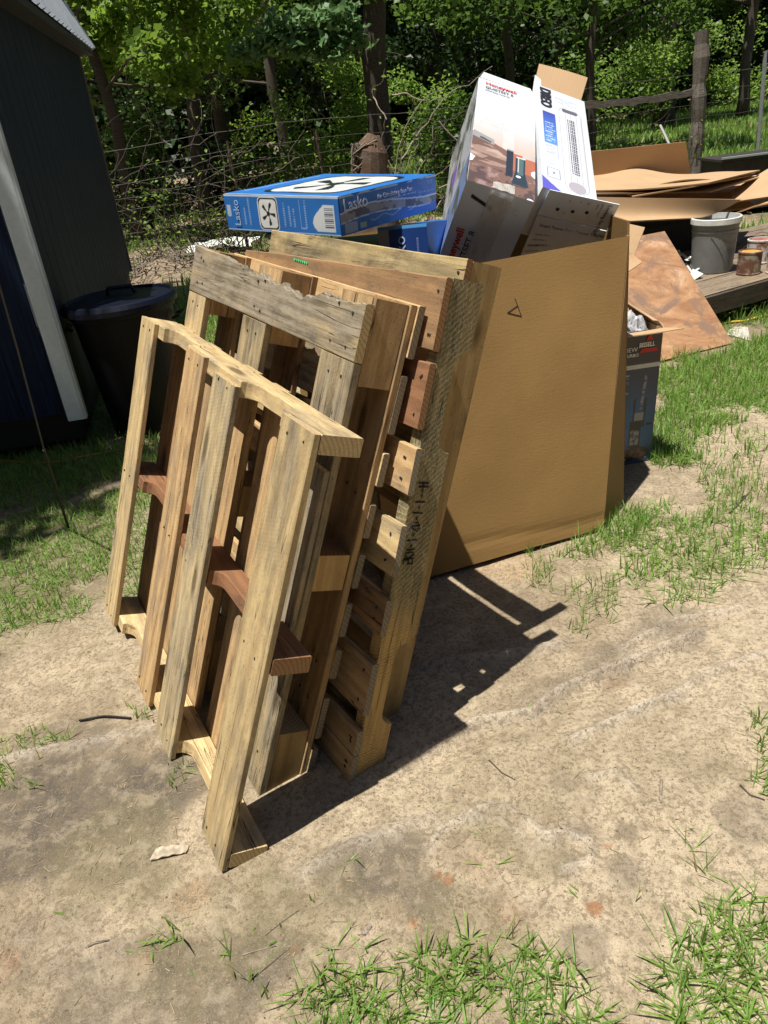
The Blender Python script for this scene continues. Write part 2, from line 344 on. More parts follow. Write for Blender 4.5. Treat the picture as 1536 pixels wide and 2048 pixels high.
RIDGES = [([G2(790, 1530), G2(900, 1468), G2(960, 1437), G2(1060, 1425), G2(1130, 1372), G2(1210, 1340), G2(1330, 1290), G2(1400, 1262)], .009, .016),
          ([G2(930, 1640), G2(960, 1615), G2(1010, 1615), G2(1050, 1640), G2(1110, 1680)], .007, .012),
          ([G2(1260, 1430), G2(1310, 1405), G2(1360, 1395)], .008, .012),
          ([G2(850, 1330), G2(1000, 1312), G2(1120, 1290)], .008, .02),
          ([G2(860, 1700), G2(880, 1660), G2(930, 1635), G2(1000, 1640), G2(1040, 1665)], .006, .01),
          ([G2(1060, 1690), G2(1120, 1660), G2(1180, 1680), G2(1180, 1720), G2(1130, 1735)], .006, .01),
          ([G2(1180, 1555), G2(1230, 1545), G2(1270, 1580)], .006, .01),
          ([G2(1140, 1480), G2(1230, 1440), G2(1330, 1400), G2(1450, 1330), G2(1540, 1300)], .006, .014),
          ([G2(0, 1520), G2(80, 1500), G2(200, 1480), G2(330, 1440)], .006, .02),
          ([G2(1240, 1300), G2(1350, 1240), G2(1480, 1215)], .007, .014),
          ([G2(600, 1740), G2(700, 1690), G2(800, 1655), G2(860, 1640)], .006, .02)]
def gheight(X, Y):
    near = np.exp(-np.maximum(0, np.hypot(X-.3, Y-1.8)-2.5)/2)
    h = (smooth_noise(X, Y, .35, 1, 3)-.5)*.022*near+(smooth_noise(X, Y, .06, 2, 3)-.5)*.006*near
    for pts, amp, wd in RIDGES:
        d = seg_dist(X, Y, pts); h += 2.0*amp*np.exp(-(d/wd*1.25)**2)
    d = seg_dist(X, Y, [(x+.02, y-.035) for x, y in RIDGES[0][0]]); h -= .016*np.exp(-(d/.035)**2)
    for x, y in [(-.457, 1.077), (-.174, 1.293), (-.397, 1.282), (-.1, 1.46)]: # feet of the pallets sit on level soil
        ux, uy = .49, -.87
        d = seg_dist(X, Y, [(x, y), (x-ux*1.2, y-uy*1.2)]); h *= 1-.85*np.exp(-(d/.1)**2)
    far = np.hypot(X, Y)
    h += (smooth_noise(X, Y, 3, 5, 3)-.5)*.18*np.clip((far-5)/6, 0, 1)
    return h-.004
def axis(lo, hi, step, far0, far1, k=1.18):
    a = list(np.arange(lo, hi, step)); s = step; x = a[0]; L = []
    while x > far0: s = min(s*k, 4); x -= s; L.append(x)
    s = step; x = a[-1]; Rr = []
    while x < far1: s = min(s*k, 4); x += s; Rr.append(x)
    return np.array(L[::-1]+a+Rr)
xs = axis(-1.4, 2.0, .009, -90, 90); ys = axis(.4, 3.0, .009, -25, 140)
GX, GY = np.meshgrid(xs, ys); GZ = gheight(GX, GY)
def blob(X, Y, px, py, r, seed=3, soft=.5, asp=1.0):
    x, y = G2(px, py); d = np.hypot((X-x), (Y-y)*asp)/r + (smooth_noise(X, Y, .12, seed, 4)-.5)*1.3
    return np.clip((1+soft-d)/soft, 0, 1)*np.clip((1+soft-d)/soft, 0, 1)
sand = np.array([.52, .42, .285]); tan = np.array([.33, .26, .17]); dark = np.array([.155, .125, .095]); clay = np.array([.36, .145, .055]); lawn = np.array([.12, .10, .05])
nz = smooth_noise(GX, GY, .5, 11, 5); nz2 = smooth_noise(GX, GY, .1, 12, 4); nz3 = smooth_noise(GX, GY, .035, 14, 3)
t_ = np.clip((nz*.55+nz2*.3+nz3*.15-.42)/.2, 0, 1)[..., None]; gcol = sand*(1-t_)+tan*t_
def over(mask, c, a=1):
    global gcol
    m = (np.clip(mask, 0, 1)*a)[..., None]; gcol = gcol*(1-m)+np.asarray(c)*m
grey = np.array([.10, .086, .072]); olive = np.array([.19, .165, .085])
for px, py, r, a in [(180, 1600, .16, .75), (60, 1660, .17, .85), (330, 1560, .11, .75), (260, 1640, .12, .6), (400, 1960, .09, .45), (100, 1880, .08, .4), (120, 1490, .1, .5), (520, 1900, .05, .4), (750, 1725, .085, .75), (850, 1790, .05, .6), (700, 1760, .06, .5), (250, 1960, .1, .55), (330, 1900, .04, .55),
                     (1130, 1730, .035, .5), (1240, 1745, .04, .45), (1170, 1890, .04, .55), (1490, 1640, .05, .45), (1160, 1660, .025, .5), (1255, 1660, .02, .5), (1340, 1255, .09, .4), (1220, 1330, .07, .35), (560, 1900, .05, .5), (1130, 1560, .025, .4), (470, 1980, .05, .4)]:
    over(blob(GX, GY, px, py, r), grey, a)
for px, py, r, a in [(240, 1700, .12, .5), (640, 1830, .12, .4), (1020, 1560, .15, .25), (420, 1850, .14, .4), (1000, 1660, .06, .5), (1080, 1710, .07, .5), (1300, 1500, .15, .22), (900, 1850, .1, .35)]:
    over(blob(GX, GY, px, py, r, 6), olive, a)
for px, py, r, a in [(1190, 1813, .012, .9), (825, 1845, .008, .8), (897, 1760, .008, .8), (878, 1753, .006, .8), (1215, 1690, .006, .8), (590, 1895, .01, .6), (5, 1925, .03, .6), (380, 1790, .03, .45), (960, 1730, .03, .35), (1020, 1825, .02, .5), (280, 1920, .02, .4), (1235, 1357, .03, .35), (690, 1960, .008, .8), (1297, 1058, .01, .7)]:
    over(blob(GX, GY, px, py, r, 8, .8), clay, a if a > .7 else a*.5)
for pts, amp, wd in RIDGES:
    over(np.exp(-(seg_dist(GX, GY, pts)/(wd*1.2))**2)*(.4+.6*nz2*1.3), (.60, .52, .42), .62)
over(np.exp(-(seg_dist(GX, GY, [G2(1050, 1400), G2(1200, 1320), G2(1290, 1250), G2(1400, 1265)])/.03)**2), grey, .4)
over(blob(GX, GY, 1010, 1120, .1, 9), (.5, .34, .19), .6)
over(np.clip((np.hypot(GX+.3, GY)-4.2)/1.5, 0, 1)*np.clip((smooth_noise(GX, GY, 1.6, 21, 4)-.33)/.15, 0, 1), lawn)
over(np.clip((-GX-.75-.25*(GY-2))/.4, 0, 1)*np.clip((GY-1.9)/.4, 0, 1), lawn, .8)
over(np.clip((GY-13)/3, 0, 1)*np.clip((smooth_noise(GX, GY, 2.5, 31, 4)-.40)/.1, 0, 1), (.10, .065, .035))
over(blob(GX, GY, 340, 545, .8, 9, .6), (.36, .26, .18), .9)
m, t, b = newmat('sandy_soil'); g = NG(t); tc = g.n('ShaderNodeTexCoord'); a = g.n('ShaderNodeAttribute', attribute_name='paint'); v = tc.outputs['Object']
gr1 = g.noise(v, 330, 4, .7); gr2 = g.noise(v, 90, 4, .65); gr3 = g.noise(v, 26, 5, .6)
c = g.mix(g.math('MULTIPLY', g.ramp(gr1, [(.50, 0), (.60, 1)]), .52), a.outputs['Color'], (.10, .08, .055))
c = g.mix(g.math('MULTIPLY', g.ramp(gr2, [(.42, 1), (.5, 0)]), .6), c, (.12, .095, .06))
c = g.mix(g.math('MULTIPLY', g.ramp(g.noise(v, 300, 3), [(.58, 0), (.66, 1)]), .3), c, (.5, .43, .31))
c = g.mix(g.math('MULTIPLY', g.ramp(gr3, [(.45, 0), (.60, 1)]), .4), c, (.20, .155, .10))
c = g.mix(g.math('MULTIPLY', g.ramp(g.noise(v, 14, 7, .75), [(.40, 1), (.5, 0)]), .2), c, (.60, .50, .36))
g.l(c, b.inputs['Base Color']); b.inputs['Roughness'].default_value = .95; b.inputs['Specular IOR Level'].default_value = .15
h = g.math('ADD', g.math('MULTIPLY', gr1, .35), g.math('ADD', gr2, g.math('MULTIPLY', gr3, 1.6)))
g.l(g.bump(h, .75, .007), b.inputs['Normal']); SOIL = m
gcol = gcol*np.array([.86, .86, .88])
go = grid_obj('ground', np.stack([GX, GY, GZ], -1), SOIL, col=gcol); tag(go, kind='structure')
def gz(x, y): return float(gheight(np.array([[x]], float), np.array([[y]], float))[0, 0])

# ------------------------------------------------------------------ pallets
def board(name, parent, along, s0, s1, w0, w1, y0, y1, mat, end=None, nails=(), front=None, notch=(), seed=0, top=None, chip=.0012, warp=.0015, ymin=None, taper=0):
    """one sawn timber. along='x': length x s0..s1, width z w0..w1; along='z': length z, width x w0..w1. y0..y1 = thickness.
    notch: (a,b,depth,side) cut into the y0 side (side 0) or the y1 side (side 1); top: function(s)->drop of the upper edge"""
    r = np.random.default_rng(seed+int(abs(s0*1000)+abs(w0*777)+abs(y0*3333))); L = s1-s0
    st = set(np.round(np.arange(s0, s1, .009), 4)) | {s0, s1}
    for a, b_, dp, sd in notch:
        for q in (a, a+.002, a+.01, a+.022, a+.035, b_-.035, b_-.022, b_-.01, b_-.002, b_): st.add(q)
    st = sorted(st); n = len(st); S = np.array(st)
    def jit(sc): k = r.normal(0, 1, n+60); k = np.convolve(k, np.hanning(41)/10, 'same')[30:30+n]; return k*sc*.5
    a0 = w0+jit(chip)*1.6; a1 = w1+jit(chip)*1.6
    if top is not None: a1 = a1-np.array([top((s-s0)/L) for s in S])
    bow = warp*np.sin((S-s0)/L*math.pi)*r.choice([-1, 1]); b0 = np.full(n, y0)+jit(.0004)+bow; b1 = np.full(n, y1)+jit(.0004)+bow
    for na, nb, dp, sd in notch:
        for i, s in enumerate(S):
            if na < s < nb:
                e = min(s-na, nb-s); k = min(1, e/.035); d_ = dp*math.sqrt(max(0, 1-(1-k)**2))
                if sd == 0: b0[i] = y0+d_
                else: b1[i] = y1-d_
    c = min(.0022, (y1-y0)*.15); V = []
    L0 = s0
    for i in range(n):
        w_0, w_1, q0, q1 = a0[i], a1[i], b0[i], b1[i]
        ring = [(w_0+c, q0), (w_1-c, q0), (w_1, q0+c), (w_1, q1-c), (w_1-c, q1), (w_0+c, q1), (w_0, q1-c), (w_0, q0+c)]
        for ww, yy in ring: V.append((S[i], yy, ww) if along == 'x' else (ww, yy, S[i]))
    F = []; MI = []
    for i in range(n-1):
        for k in range(8): F.append((i*8+k, i*8+(k+1) % 8, (i+1)*8+(k+1) % 8, (i+1)*8+k)); MI.append(0)
    F.append(tuple(range(8))[::-1]); F.append(tuple((n-1)*8+k for k in range(8))); MI += [1, 1]
    V = np.array(V)
    # nail heads and holes, proud of the front by a hair
    for (p, q) in nails:
        yy = (y0 if front != 1 else y1); sg = -1 if front != 1 else 1; k0 = len(V); rr = r.uniform(.0018, .003)
        P = []
        for k in range(8):
            t = 2*math.pi*k/8; P.append((p+rr*math.cos(t), yy+sg*.0022, q+rr*math.sin(t)*1.2))
        for k in range(8):
            t = 2*math.pi*k/8; P.append((p+rr*1.1*math.cos(t), yy-sg*.001, q+rr*1.1*math.sin(t)*1.2))
        V = np.concatenate([V, np.array(P)]); F.append(tuple(k0+k for k in range(8))); MI.append(2)
        for k in range(8): F.append((k0+k, k0+(k+1) % 8, k0+8+(k+1) % 8, k0+8+k)); MI.append(2)
    # local frame with X along the length
    o = np.array([s0, y0, w0]) if along == 'x' else np.array([w0, y0, s0])
    if along == 'x': Mx = frame(o, (1, 0, 0), (0, 1, 0), (0, 0, 1)); Vl = V-o
    else: Mx = frame(o, (0, 0, 1), (0, 1, 0), (-1, 0, 0)); D = V-o; Vl = np.stack([D[:, 2], D[:, 1], -D[:, 0]], 1)
    # keep outward normals (checked by the recalculation below)
    ob = mesh_obj(name, Vl, F, [mat, end or EG, NAIL], parent, MI, mat4=Mx)
    import bmesh
    bm = bmesh.new(); bm.from_mesh(ob.data); bmesh.ops.recalc_face_normals(bm, faces=bm.faces); bm.to_mesh(ob.data); bm.free()
    return ob
def pallet_root(o, u, v, w_, label):
    o = np.array(o, float); u = unit(u); v = unit(np.array(v)-u*(np.dot(v, u))); y = np.cross(v, u)
    return empty('wooden_pallet', label, 'pallet', group='wooden pallets leaning on the big carton', mat4=frame(o, u, y, v))
def nl(xs, zs, j=.01, seed=1):
    r = random.Random(seed); return [(x+r.uniform(-j, j), z+r.uniform(-j*.6, j*.6)) for x in xs for z in zs]

# --- pallet 1: nearest, open, three notched stringers, boards upright
P1 = pallet_root([-.4572, 1.0775, .0113], [.4568, -.8894, -.0198], [.3441, .1561, .9259], None, 'small open pallet with upright slats, frontmost of the leaning pallets')
for i, (a, b_, s0, s1, mt) in enumerate([(-1.231, -1.088, -.003, 1.014, W_PALE), (-.776, -.617, -.008, 1.016, W_TAN), (-.545, -.402, -.015, 1.0, W_GREY), (-.141, 0, -.006, 1.014, W_PALE)]):
    if i == 1: a, b_ = -.768, -.63
    board('deck_board', P1, 'z', s0, s1, a, b_, 0, .016, mt, nails=nl([a+.035, a+.1], [.02, .52, .99], seed=i), seed=i*3+1, chip=.002)
NT = [(-1.03, -.80, .036, 0), (-.405, -.175, .036, 0)]
board('stringer', P1, 'x', -1.225, .0, .976, 1.014, .0165, .107, W_PALE, notch=NT, seed=4, chip=.002)
board('stringer', P1, 'x', -1.225, .002, .503, .541, .0165, .104, W_RED, end=EG_DARK, notch=NT, seed=5)['label'] = 'reddish brown middle stringer'
board('stringer', P1, 'x', -1.215, .0, .001, .039, .0165, .105, W_PALE, notch=NT, seed=6)
for i, (a, b_, s0, s1, mt) in enumerate([(-1.223, -1.085, 0, 1.01, W_DARK), (-.93, -.835, .0, 1.01, W_TAN), (-.635, -.535, 0, 1.012, W_TAN), (-.455, -.365, 0, 1.01, W_TAN), (-.225, -.118, 0.495, .905, W_SILVER)]):
    board('back_board', P1, 'z', s0, s1, a, b_, .1075, .1225, mt, seed=20+i, chip=.002)

# --- pallet 2: block pallet with the torn grey board
P2 = pallet_root([-.3965, 1.2818, -.0058], [.4776, -.8783, -.022], [.3413, .1624, .9258], None, 'block pallet topped by a torn weathered grey board, second from front')
def torn(k):
    s = 0
    if k > .18: s += .004+.005*math.sin(k*23)
    if k > .36: s += .006
    if .40 < k < .62: s += .012+.004*math.sin(k*60)
    if .62 <= k < .85: s += .030*math.exp(-((k-.72)/.08)**2)+.008*math.sin(k*90)*.5
    if k > .88: s += .004
    if k > .2: s += .0035*((math.sin(k*7919)*43758.5) % 1)**2*(2.2 if .4 < k < .85 else 1)
    return s-.006*math.exp(-(k/.08)**2)
board('deck_board', P2, 'x', -1.03, .0, 1.092, 1.222, 0, .021, W_SILVER, top=torn, nails=nl([-.97, -.93, -.54, -.49, -.1, -.05], [1.12, 1.19], .012, 5), seed=31, chip=.0015)['label'] = 'wide grey board with a splintered upper edge'
for i, (a, b_, mt) in enumerate([(-1.03, -.885, W_PALE), (-.592, -.447, W_GREY), (-.145, 0, W_GREY)]):
    board('lead_board', P2, 'z', .004, 1.09, a, b_, .0005, .0205, mt, nails=nl([a+.05, a+.1], [1.06, .6, .1], seed=40+i), seed=33+i)
    k = (-1.03, -.592, -.145)[i]; wd = .145
    for z0, z1 in ((1.045, 1.225), (.568, .657), (-.004, .178)):
        board('block', P2, 'z', z0, z1, k+.003, k+wd-.003, .0215, .1055, W_FRESH if z0 < 1 else W_TAN, end=EG_DARK if z0 > .5 else EG, seed=50+i+int(z0*10), chip=.0008, warp=0)
    board('stringer_board', P2, 'z', .0, 1.228, k, k+wd, .106, .1235, (W_TAN, W_DARK, W_TAN)[i], nails=nl([k+.05, k+.1], [.8, .35, .25], seed=i), seed=60+i)
for i, (z0, z1) in enumerate([(1.118, 1.23), (.95, 1.08), (.829, .907), (.701, .783), (.575, .661), (.443, .532), (.328, .407), (.15, .27), (.0, .12)]):
    board('slat', P2, 'x', -1.03+.004*(i % 3), .006-.004*(i % 2), z0, z1, .124, .141, (W_TAN, W_GREY, W_PALE)[i % 3], end=EG_GREY, seed=70+i)

# --- pallets 3 and 4: tall stringer pallets
def stringer_pallet(root, Wd, boards, stmat, mats, seed, backs=()):
    for i, (z0, z1, x1) in enumerate(boards):
        board('deck_board', root, 'x', -Wd, x1, z0, z1, 0, .0172, mats[i % len(mats)], end=EG_DARK if i < 2 else EG_GREY, nails=nl([-.022, -.02], [z0+.03, z1-.03], .004, seed+i), seed=seed+i, chip=.002, warp=.0008)
    for i, x in enumerate((-.04, -Wd/2-.02, -Wd+.002)):
        board('stringer', root, 'z', .0, 1.22, x, x+.038, .018, .106, stmat if i == 0 else W_DARK, notch=[(.145, .375, .036, 1), (.85, 1.078, .036, 1)] if seed < 200 else [], seed=seed+20+i, chip=.0006, warp=.0005)
    for i, (z0, z1) in enumerate(backs):
        board('back_board', root, 'x', -Wd, .0, z0, z1, .107, .121, W_TAN, seed=seed+30+i)
P3 = pallet_root([-.1738, 1.2931, -.0031], [.5024, -.8644, .0179], [.2955, .1911, .936], None, 'tall pallet with a mossy notched stringer bearing black handwriting')
stringer_pallet(P3, 1.016, [(1.070, 1.219, .0), (.900, 1.042, .0), (.755, .862, .012), (.561, .684, .014), (.41, .502, .014), (.194, .334, .01), (.077, .146, .004), (.002, .075, .006)], W_GREEN, [W_DARK, W_RED, W_TAN, W_PALE, W_DARK, W_TAN, W_TAN, W_TAN], 100)
P4 = pallet_root([-.122, 1.4586, -.0024], [.4849, -.8746, -.0051], [.3045, .1634, .9384], None, 'rearmost leaning pallet of yellow pine touching the big carton')
stringer_pallet(P4, 1.03, [(1.08, 1.222, .0), (.93, 1.03, -.002), (.78, .86, .0), (.62, .70, -.002), (.47, .55, .0), (.3, .38, -.004), (.16, .25, .0), (0, .1, -.002)], W_CLEAN, [W_STAMP, W_TAN, W_GREY, W_GREY], 200)
# green crayon mark and pen strokes
mb = MB(); mb.tube([(-.62+.006*i, -.0006, 1.214-.006*(i % 2)-.0004*i) for i in range(15)], .0028, 4)
GREENM = plain('green_crayon', (.03, .33, .12), .7, .3, noise=.3, nscale=80)
o = mb.build('crayon_mark', GREENM, P3); o.location = (-.06, 0, -.002)
mb = MB(); rr = random.Random(4)
STRO = {'5': [[(1, 2), (0, 2), (0, 1), (1, 1), (1, 0), (0, 0)]], 'K': [[(0, 0), (0, 2)], [(1, 2), (0, 1), (1, 0)]], 'N': [[(0, 0), (0, 2), (1, 0), (1, 2)]], '-': [[(.1, 1), (.9, 1)]], '1': [[(.5, 0), (.5, 2)]], 'D': [[(0, 0), (0, 2), (.8, 1.5), (.8, .5), (0, 0)]], 'T': [[(0, 2), (1, 2)], [(.5, 2), (.5, 0)]], 'H': [[(0, 0), (0, 2)], [(1, 0), (1, 2)], [(0, 1), (1, 1)]], 'S': [[(1, 2), (0, 1.6), (1, .5), (0, 0)]]}
def strokes(mb, txt, f, th):
    for i, ch in enumerate(txt):
        for s in STRO.get(ch, []):
            P = [f(i*1.45+x+rr.uniform(-.08, .08), y+rr.uniform(-.08, .08)) for x, y in s]; mb.tube(P, th, 4)
strokes(mb, '5KN-1-SD-1-1--H', lambda a, c: (.0004, .036+c*.0135, .585+a*.0092), .0017)
mb.build('handwriting', BLACK, P3)

# ------------------------------------------------------------------ big carton (open top)
bl = at(870, 1155); br = at(1205, 1060); brr = at(1245, 1005); top_r = at(1257, 472, .99); tA = at(950, 528, .99)
dirb = unit((br-bl)*[1, 1, 0]); dirt = unit((top_r-tA)*[1, 1, 0])
tl = tA-dirt*.40; bll = bl-dirb*.17
back = np.array([-dirt[1], dirt[0], 0])
carton = empty('cardboard_carton', 'huge brown open cardboard carton full of appliance boxes', 'carton', loc=tuple(bll))
def rel(o, *P): return [np.asarray(p)-np.asarray(o.location) for p in P]
z_ = .012
def bulge(U, V): return .010*np.sin(U*math.pi)*np.sin(V*math.pi)+.003*np.sin(U*9+V*4)+.012*(smooth_noise(np.atleast_2d(U), np.atleast_2d(V), .45, 66, 3)-.5).reshape(np.shape(U))-.0028*np.exp(-((V-.06-.02*np.sin(np.asarray(U)*5))/.02)**2)
slab('front_wall', rel(carton, bll+[0, 0, z_], br+[0, 0, z_], top_r, tl), .008, CARD, carton, 60, 60, bulge, CARD_E)
tr2 = top_r+unit(brr-br)*.004; 
slab('corner_panel', rel(carton, br+[.001, .002, z_], brr+[0, 0, z_], top_r+back*.02+dirt*.006, top_r+[.002, .002, 0]), .007, CARD, carton, 8, 40, None, CARD_E)
bk2 = unit(back+dirt*.34); rb = brr+bk2*.98; rt = top_r+bk2*1.02
flr = np.array([0, 0, .055])
slab('side_wall', rel(carton, brr+[0, 0, z_]+bk2*.002, rb+[0, 0, z_], rt, top_r+bk2*.024+dirt*.006+[0, 0, .045]), .008, CARD, carton, 30, 30, lambda U, V: .01*np.sin(U*3.1)*V, CARD_E)
lb = bll+back*1.12; lt = tl+back*1.1
slab('side_wall', rel(carton, lb+[0, 0, z_], bll+[0, 0, z_]+back*.01, tl+back*.01, lt), .008, CARD, carton, 30, 30, None, CARD_E)
slab('back_wall', rel(carton, rb+[0, 0, z_]+dirb*-.01, lb+[0, 0, z_]+dirb*.01, lt+dirt*.01, rt-dirt*.01), .008, CARD, carton, 30, 30, None, CARD_E)
slab('bottom', rel(carton, bll+[.02, .02, .016], br+[-.02, .02, .016], rb+[-.03, -.03, .016], lb+[.03, -.03, .016]), .006, CARD, carton, 6, 6)
# pen triangle on the front wall
mb = MB(); nrm = unit(np.cross(br-bll, tl-bll))
def onfront(px, py):
    d = ray(px, py); A = bll+[0, 0, z_]; e1_ = br-bll; best = None
    n = nrm; P = _C+d*(((A-_C)@n)/(d@n)); v = (P[2]-A[2])/(.99-z_)
    for _ in range(6):
        Lp = A*(1-v)+tl*v; Rp = (br+[0, 0, z_])*(1-v)+top_r*v; u = ((P-Lp)@(Rp-Lp))/((Rp-Lp)@(Rp-Lp)); S_ = Lp*(1-u)+Rp*u+nrm*(bulge(u, v)+.0048)
        P = _C+d*(((S_-_C)@n)/(d@n)); v = (P[2]-A[2])/(.99-z_)
    return S_
for q0, q1 in (((1030, 598), (1043, 634)), ((1043, 634), (1015, 627)), ((1015, 627), (1036, 612))): mb.tube(rel(carton, onfront(*q0), onfront(*q1)), .0012, 4)
mb.build('pen_triangle', BLACK, carton)

# ------------------------------------------------------------------ printed boxes
def rotm(a, b_, c):
    a, b_, c = R_(a), R_(b_), R_(c); ca, sa, cb, sb, cc, sc = math.cos(a), math.sin(a), math.cos(b_), math.sin(b_), math.cos(c), math.sin(c)
    return np.array([[ca, -sa, 0], [sa, ca, 0], [0, 0, 1]])@np.array([[1, 0, 0], [0, cb, -sb], [0, sb, cb]])@np.array([[cc, 0, sc], [0, 1, 0], [-sc, 0, cc]])
def fr(loc, rt): return frame(np.array(loc, float), rt[:, 0], rt[:, 1], rt[:, 2])
def boxbody(name, d, mat, parent, seed=0, dent=.003, skip=()):
    """closed carton with soft, slightly dented faces"""
    r = np.random.default_rng(seed); mb = MB(); X, Y, Z = d
    faces = {'front': ((0,0,0),(X,0,0),(X,0,Z),(0,0,Z)), 'right': ((X,0,0),(X,Y,0),(X,Y,Z),(X,0,Z)), 'back': ((X,Y,0),(0,Y,0),(0,Y,Z),(X,Y,Z)),
             'left': ((0,Y,0),(0,0,0),(0,0,Z),(0,Y,Z)), 'top': ((0,0,Z),(X,0,Z),(X,Y,Z),(0,Y,Z)), 'bottom': ((0,Y,0),(X,Y,0),(X,0,0),(0,0,0))}
    for k, c in faces.items():
        if k in skip: continue
        c = [np.array(q, float) for q in c]; n = unit(np.cross(c[1]-c[0], c[3]-c[0])); N = 12; V = []
        ph = r.uniform(0, 6, 3)
        for j in range(N+1):
            for i in range(N+1):
                u, v = i/N, j/N; p = (1-u)*(1-v)*c[0]+u*(1-v)*c[1]+u*v*c[2]+(1-u)*v*c[3]
                V.append(p-n*dent*math.sin(u*math.pi)*math.sin(v*math.pi)*(1+.6*math.sin(u*7+ph[0])*math.sin(v*6+ph[1])))
        mb.add(V, [(j*(N+1)+i, j*(N+1)+i+1, (j+1)*(N+1)+i+1, (j+1)*(N+1)+i) for j in range(N) for i in range(N)])
    return mb.build(name, mat, parent, smooth=True)
LASTP = {}   # the printed face that lettering made next belongs to
def panel(name, parent, o, ux, vy, w_, h_, fn, lift=.0025, res=.0025, dent=.003, mat=None, amp=.0006, seed=1):
    """printed face: sheet with a painted picture fn(U,V in metres)->(...,3)"""
    o = np.array(o, float); ux = unit(ux); vy = unit(vy); n = np.cross(ux, vy); nx = int(w_/res)+2; ny = int(h_/res)+2
    U, V = np.meshgrid(np.linspace(0, w_, nx), np.linspace(0, h_, ny))
    wob = (smooth_noise(U, V, .09, seed, 3)-.5)*amp*4
    P = o+U[..., None]*ux+V[..., None]*vy+(lift-dent*0+wob)[..., None]*n
    o_ = grid_obj(name, P, mat or PRINT, parent, col=fn(U, V)); LASTP[parent.name] = o_; return o_
def ink(base): return lambda U, V: np.ones(U.shape+(3,))*np.array(base)
def put(C, m, c, a=1.0): m = (np.clip(m, 0, 1)*a)[..., None]; return C*(1-m)+np.array(c)*m
def rect(U, V, u0, u1, v0, v1): return ((U > u0) & (U < u1) & (V > v0) & (V < v1)).astype(float)
def rrect(U, V, cu, cv, hw, hh, r): 
    dx = np.maximum(np.abs(U-cu)-hw+r, 0); dy = np.maximum(np.abs(V-cv)-hh+r, 0); return (np.hypot(dx, dy) < r).astype(float)
def fanpic(C, U, V, cu, cv, hw, hh, flip=0, line=.006):
    C = put(C, rrect(U, V, cu, cv, hw, hh, hw*.4), (.012, .012, .016)); C = put(C, rrect(U, V, cu, cv, hw*.9, hh*.9, hw*.36), (.78, .8, .8))
    C = put(C, rrect(U, V, cu, cv, hw*.9, hh*.9, hw*.36)*(np.mod(V, line) < line*.3), (.3, .32, .33))
    A = np.arctan2((V-cv)/hh, (U-cu)/hw); D = np.hypot((U-cu)/hw, (V-cv)/hh); bl_ = np.cos(2.5*(A-.3+flip)+.5*D)**2
    C = put(C, ((bl_ > .75) & (D < .74) & (D > .12) & (bl_*1.1 > .55+D*.5)) | (D < .17), (.015, .016, .018)); return C
def textlines(C, U, V, u0, u1, v0, v1, n, c, a=.7, seed=0, across=True):
    r = np.random.default_rng(seed)
    for i in range(n):
        v = v1-(v1-v0)*(i+.5)/n; h_ = (v1-v0)/n*.25; e = u1-(u1-u0)*r.uniform(0, .35)
        m = (np.abs(V-v) < h_) & (U > u0) & (U < e) & (np.sin(U*1900+np.sin(U*430+i)*3+i) > -.35) if across else (np.abs(V-v) < h_)
        C = put(C, m, c, a)
    return C
def lettering(body, parent, mat, size, o, ux, vy, name='lettering', bold=.0, sx=1.0, align='LEFT', shear=0):
    c = bpy.data.curves.new(name, 'FONT'); c.body = body; c.size = size; c.align_x = align; c.offset = bold*size; c.shear = shear; c.resolution_u = 3; c.extrude = .0002
    tmp = bpy.data.objects.new('tmp', c); SC.collection.objects.link(tmp); dg = bpy.context.evaluated_depsgraph_get()
    me = bpy.data.meshes.new_from_object(tmp.evaluated_get(dg)); bpy.data.objects.remove(tmp); me.name = name
    me.materials.clear(); me.materials.append(mat)
    ux = unit(ux); vy = unit(np.array(vy)-ux*np.dot(vy, ux)); n = np.cross(ux, vy)
    ob = bpy.data.objects.new(name, me); ob.matrix_local = frame(np.array(o, float)+n*.0042, ux*sx, vy, n); return link(ob, LASTP.get(parent.name, parent))
BLUE = (.022, .17, .55); BLUE_D = (.012, .09, .36)
WHITE_I = plain('white_ink', (.8, .83, .85), .4); RED_I = plain('red_ink', (.55, .02, .02), .5); DARK_I = plain('dark_ink', (.02, .022, .03), .5); NAVY_I = plain('navy_ink', (.03, .05, .14), .5)
BLUE_M = plain('blue_card', BLUE, .35, .5, noise=.08, coat=.3); WHITE_M = plain('white_card', (.68, .7, .72), .45, .5, noise=.05, coat=.2); GREYW = plain('grey_white_card', (.74, .81, .90), .45, .5, noise=.05)
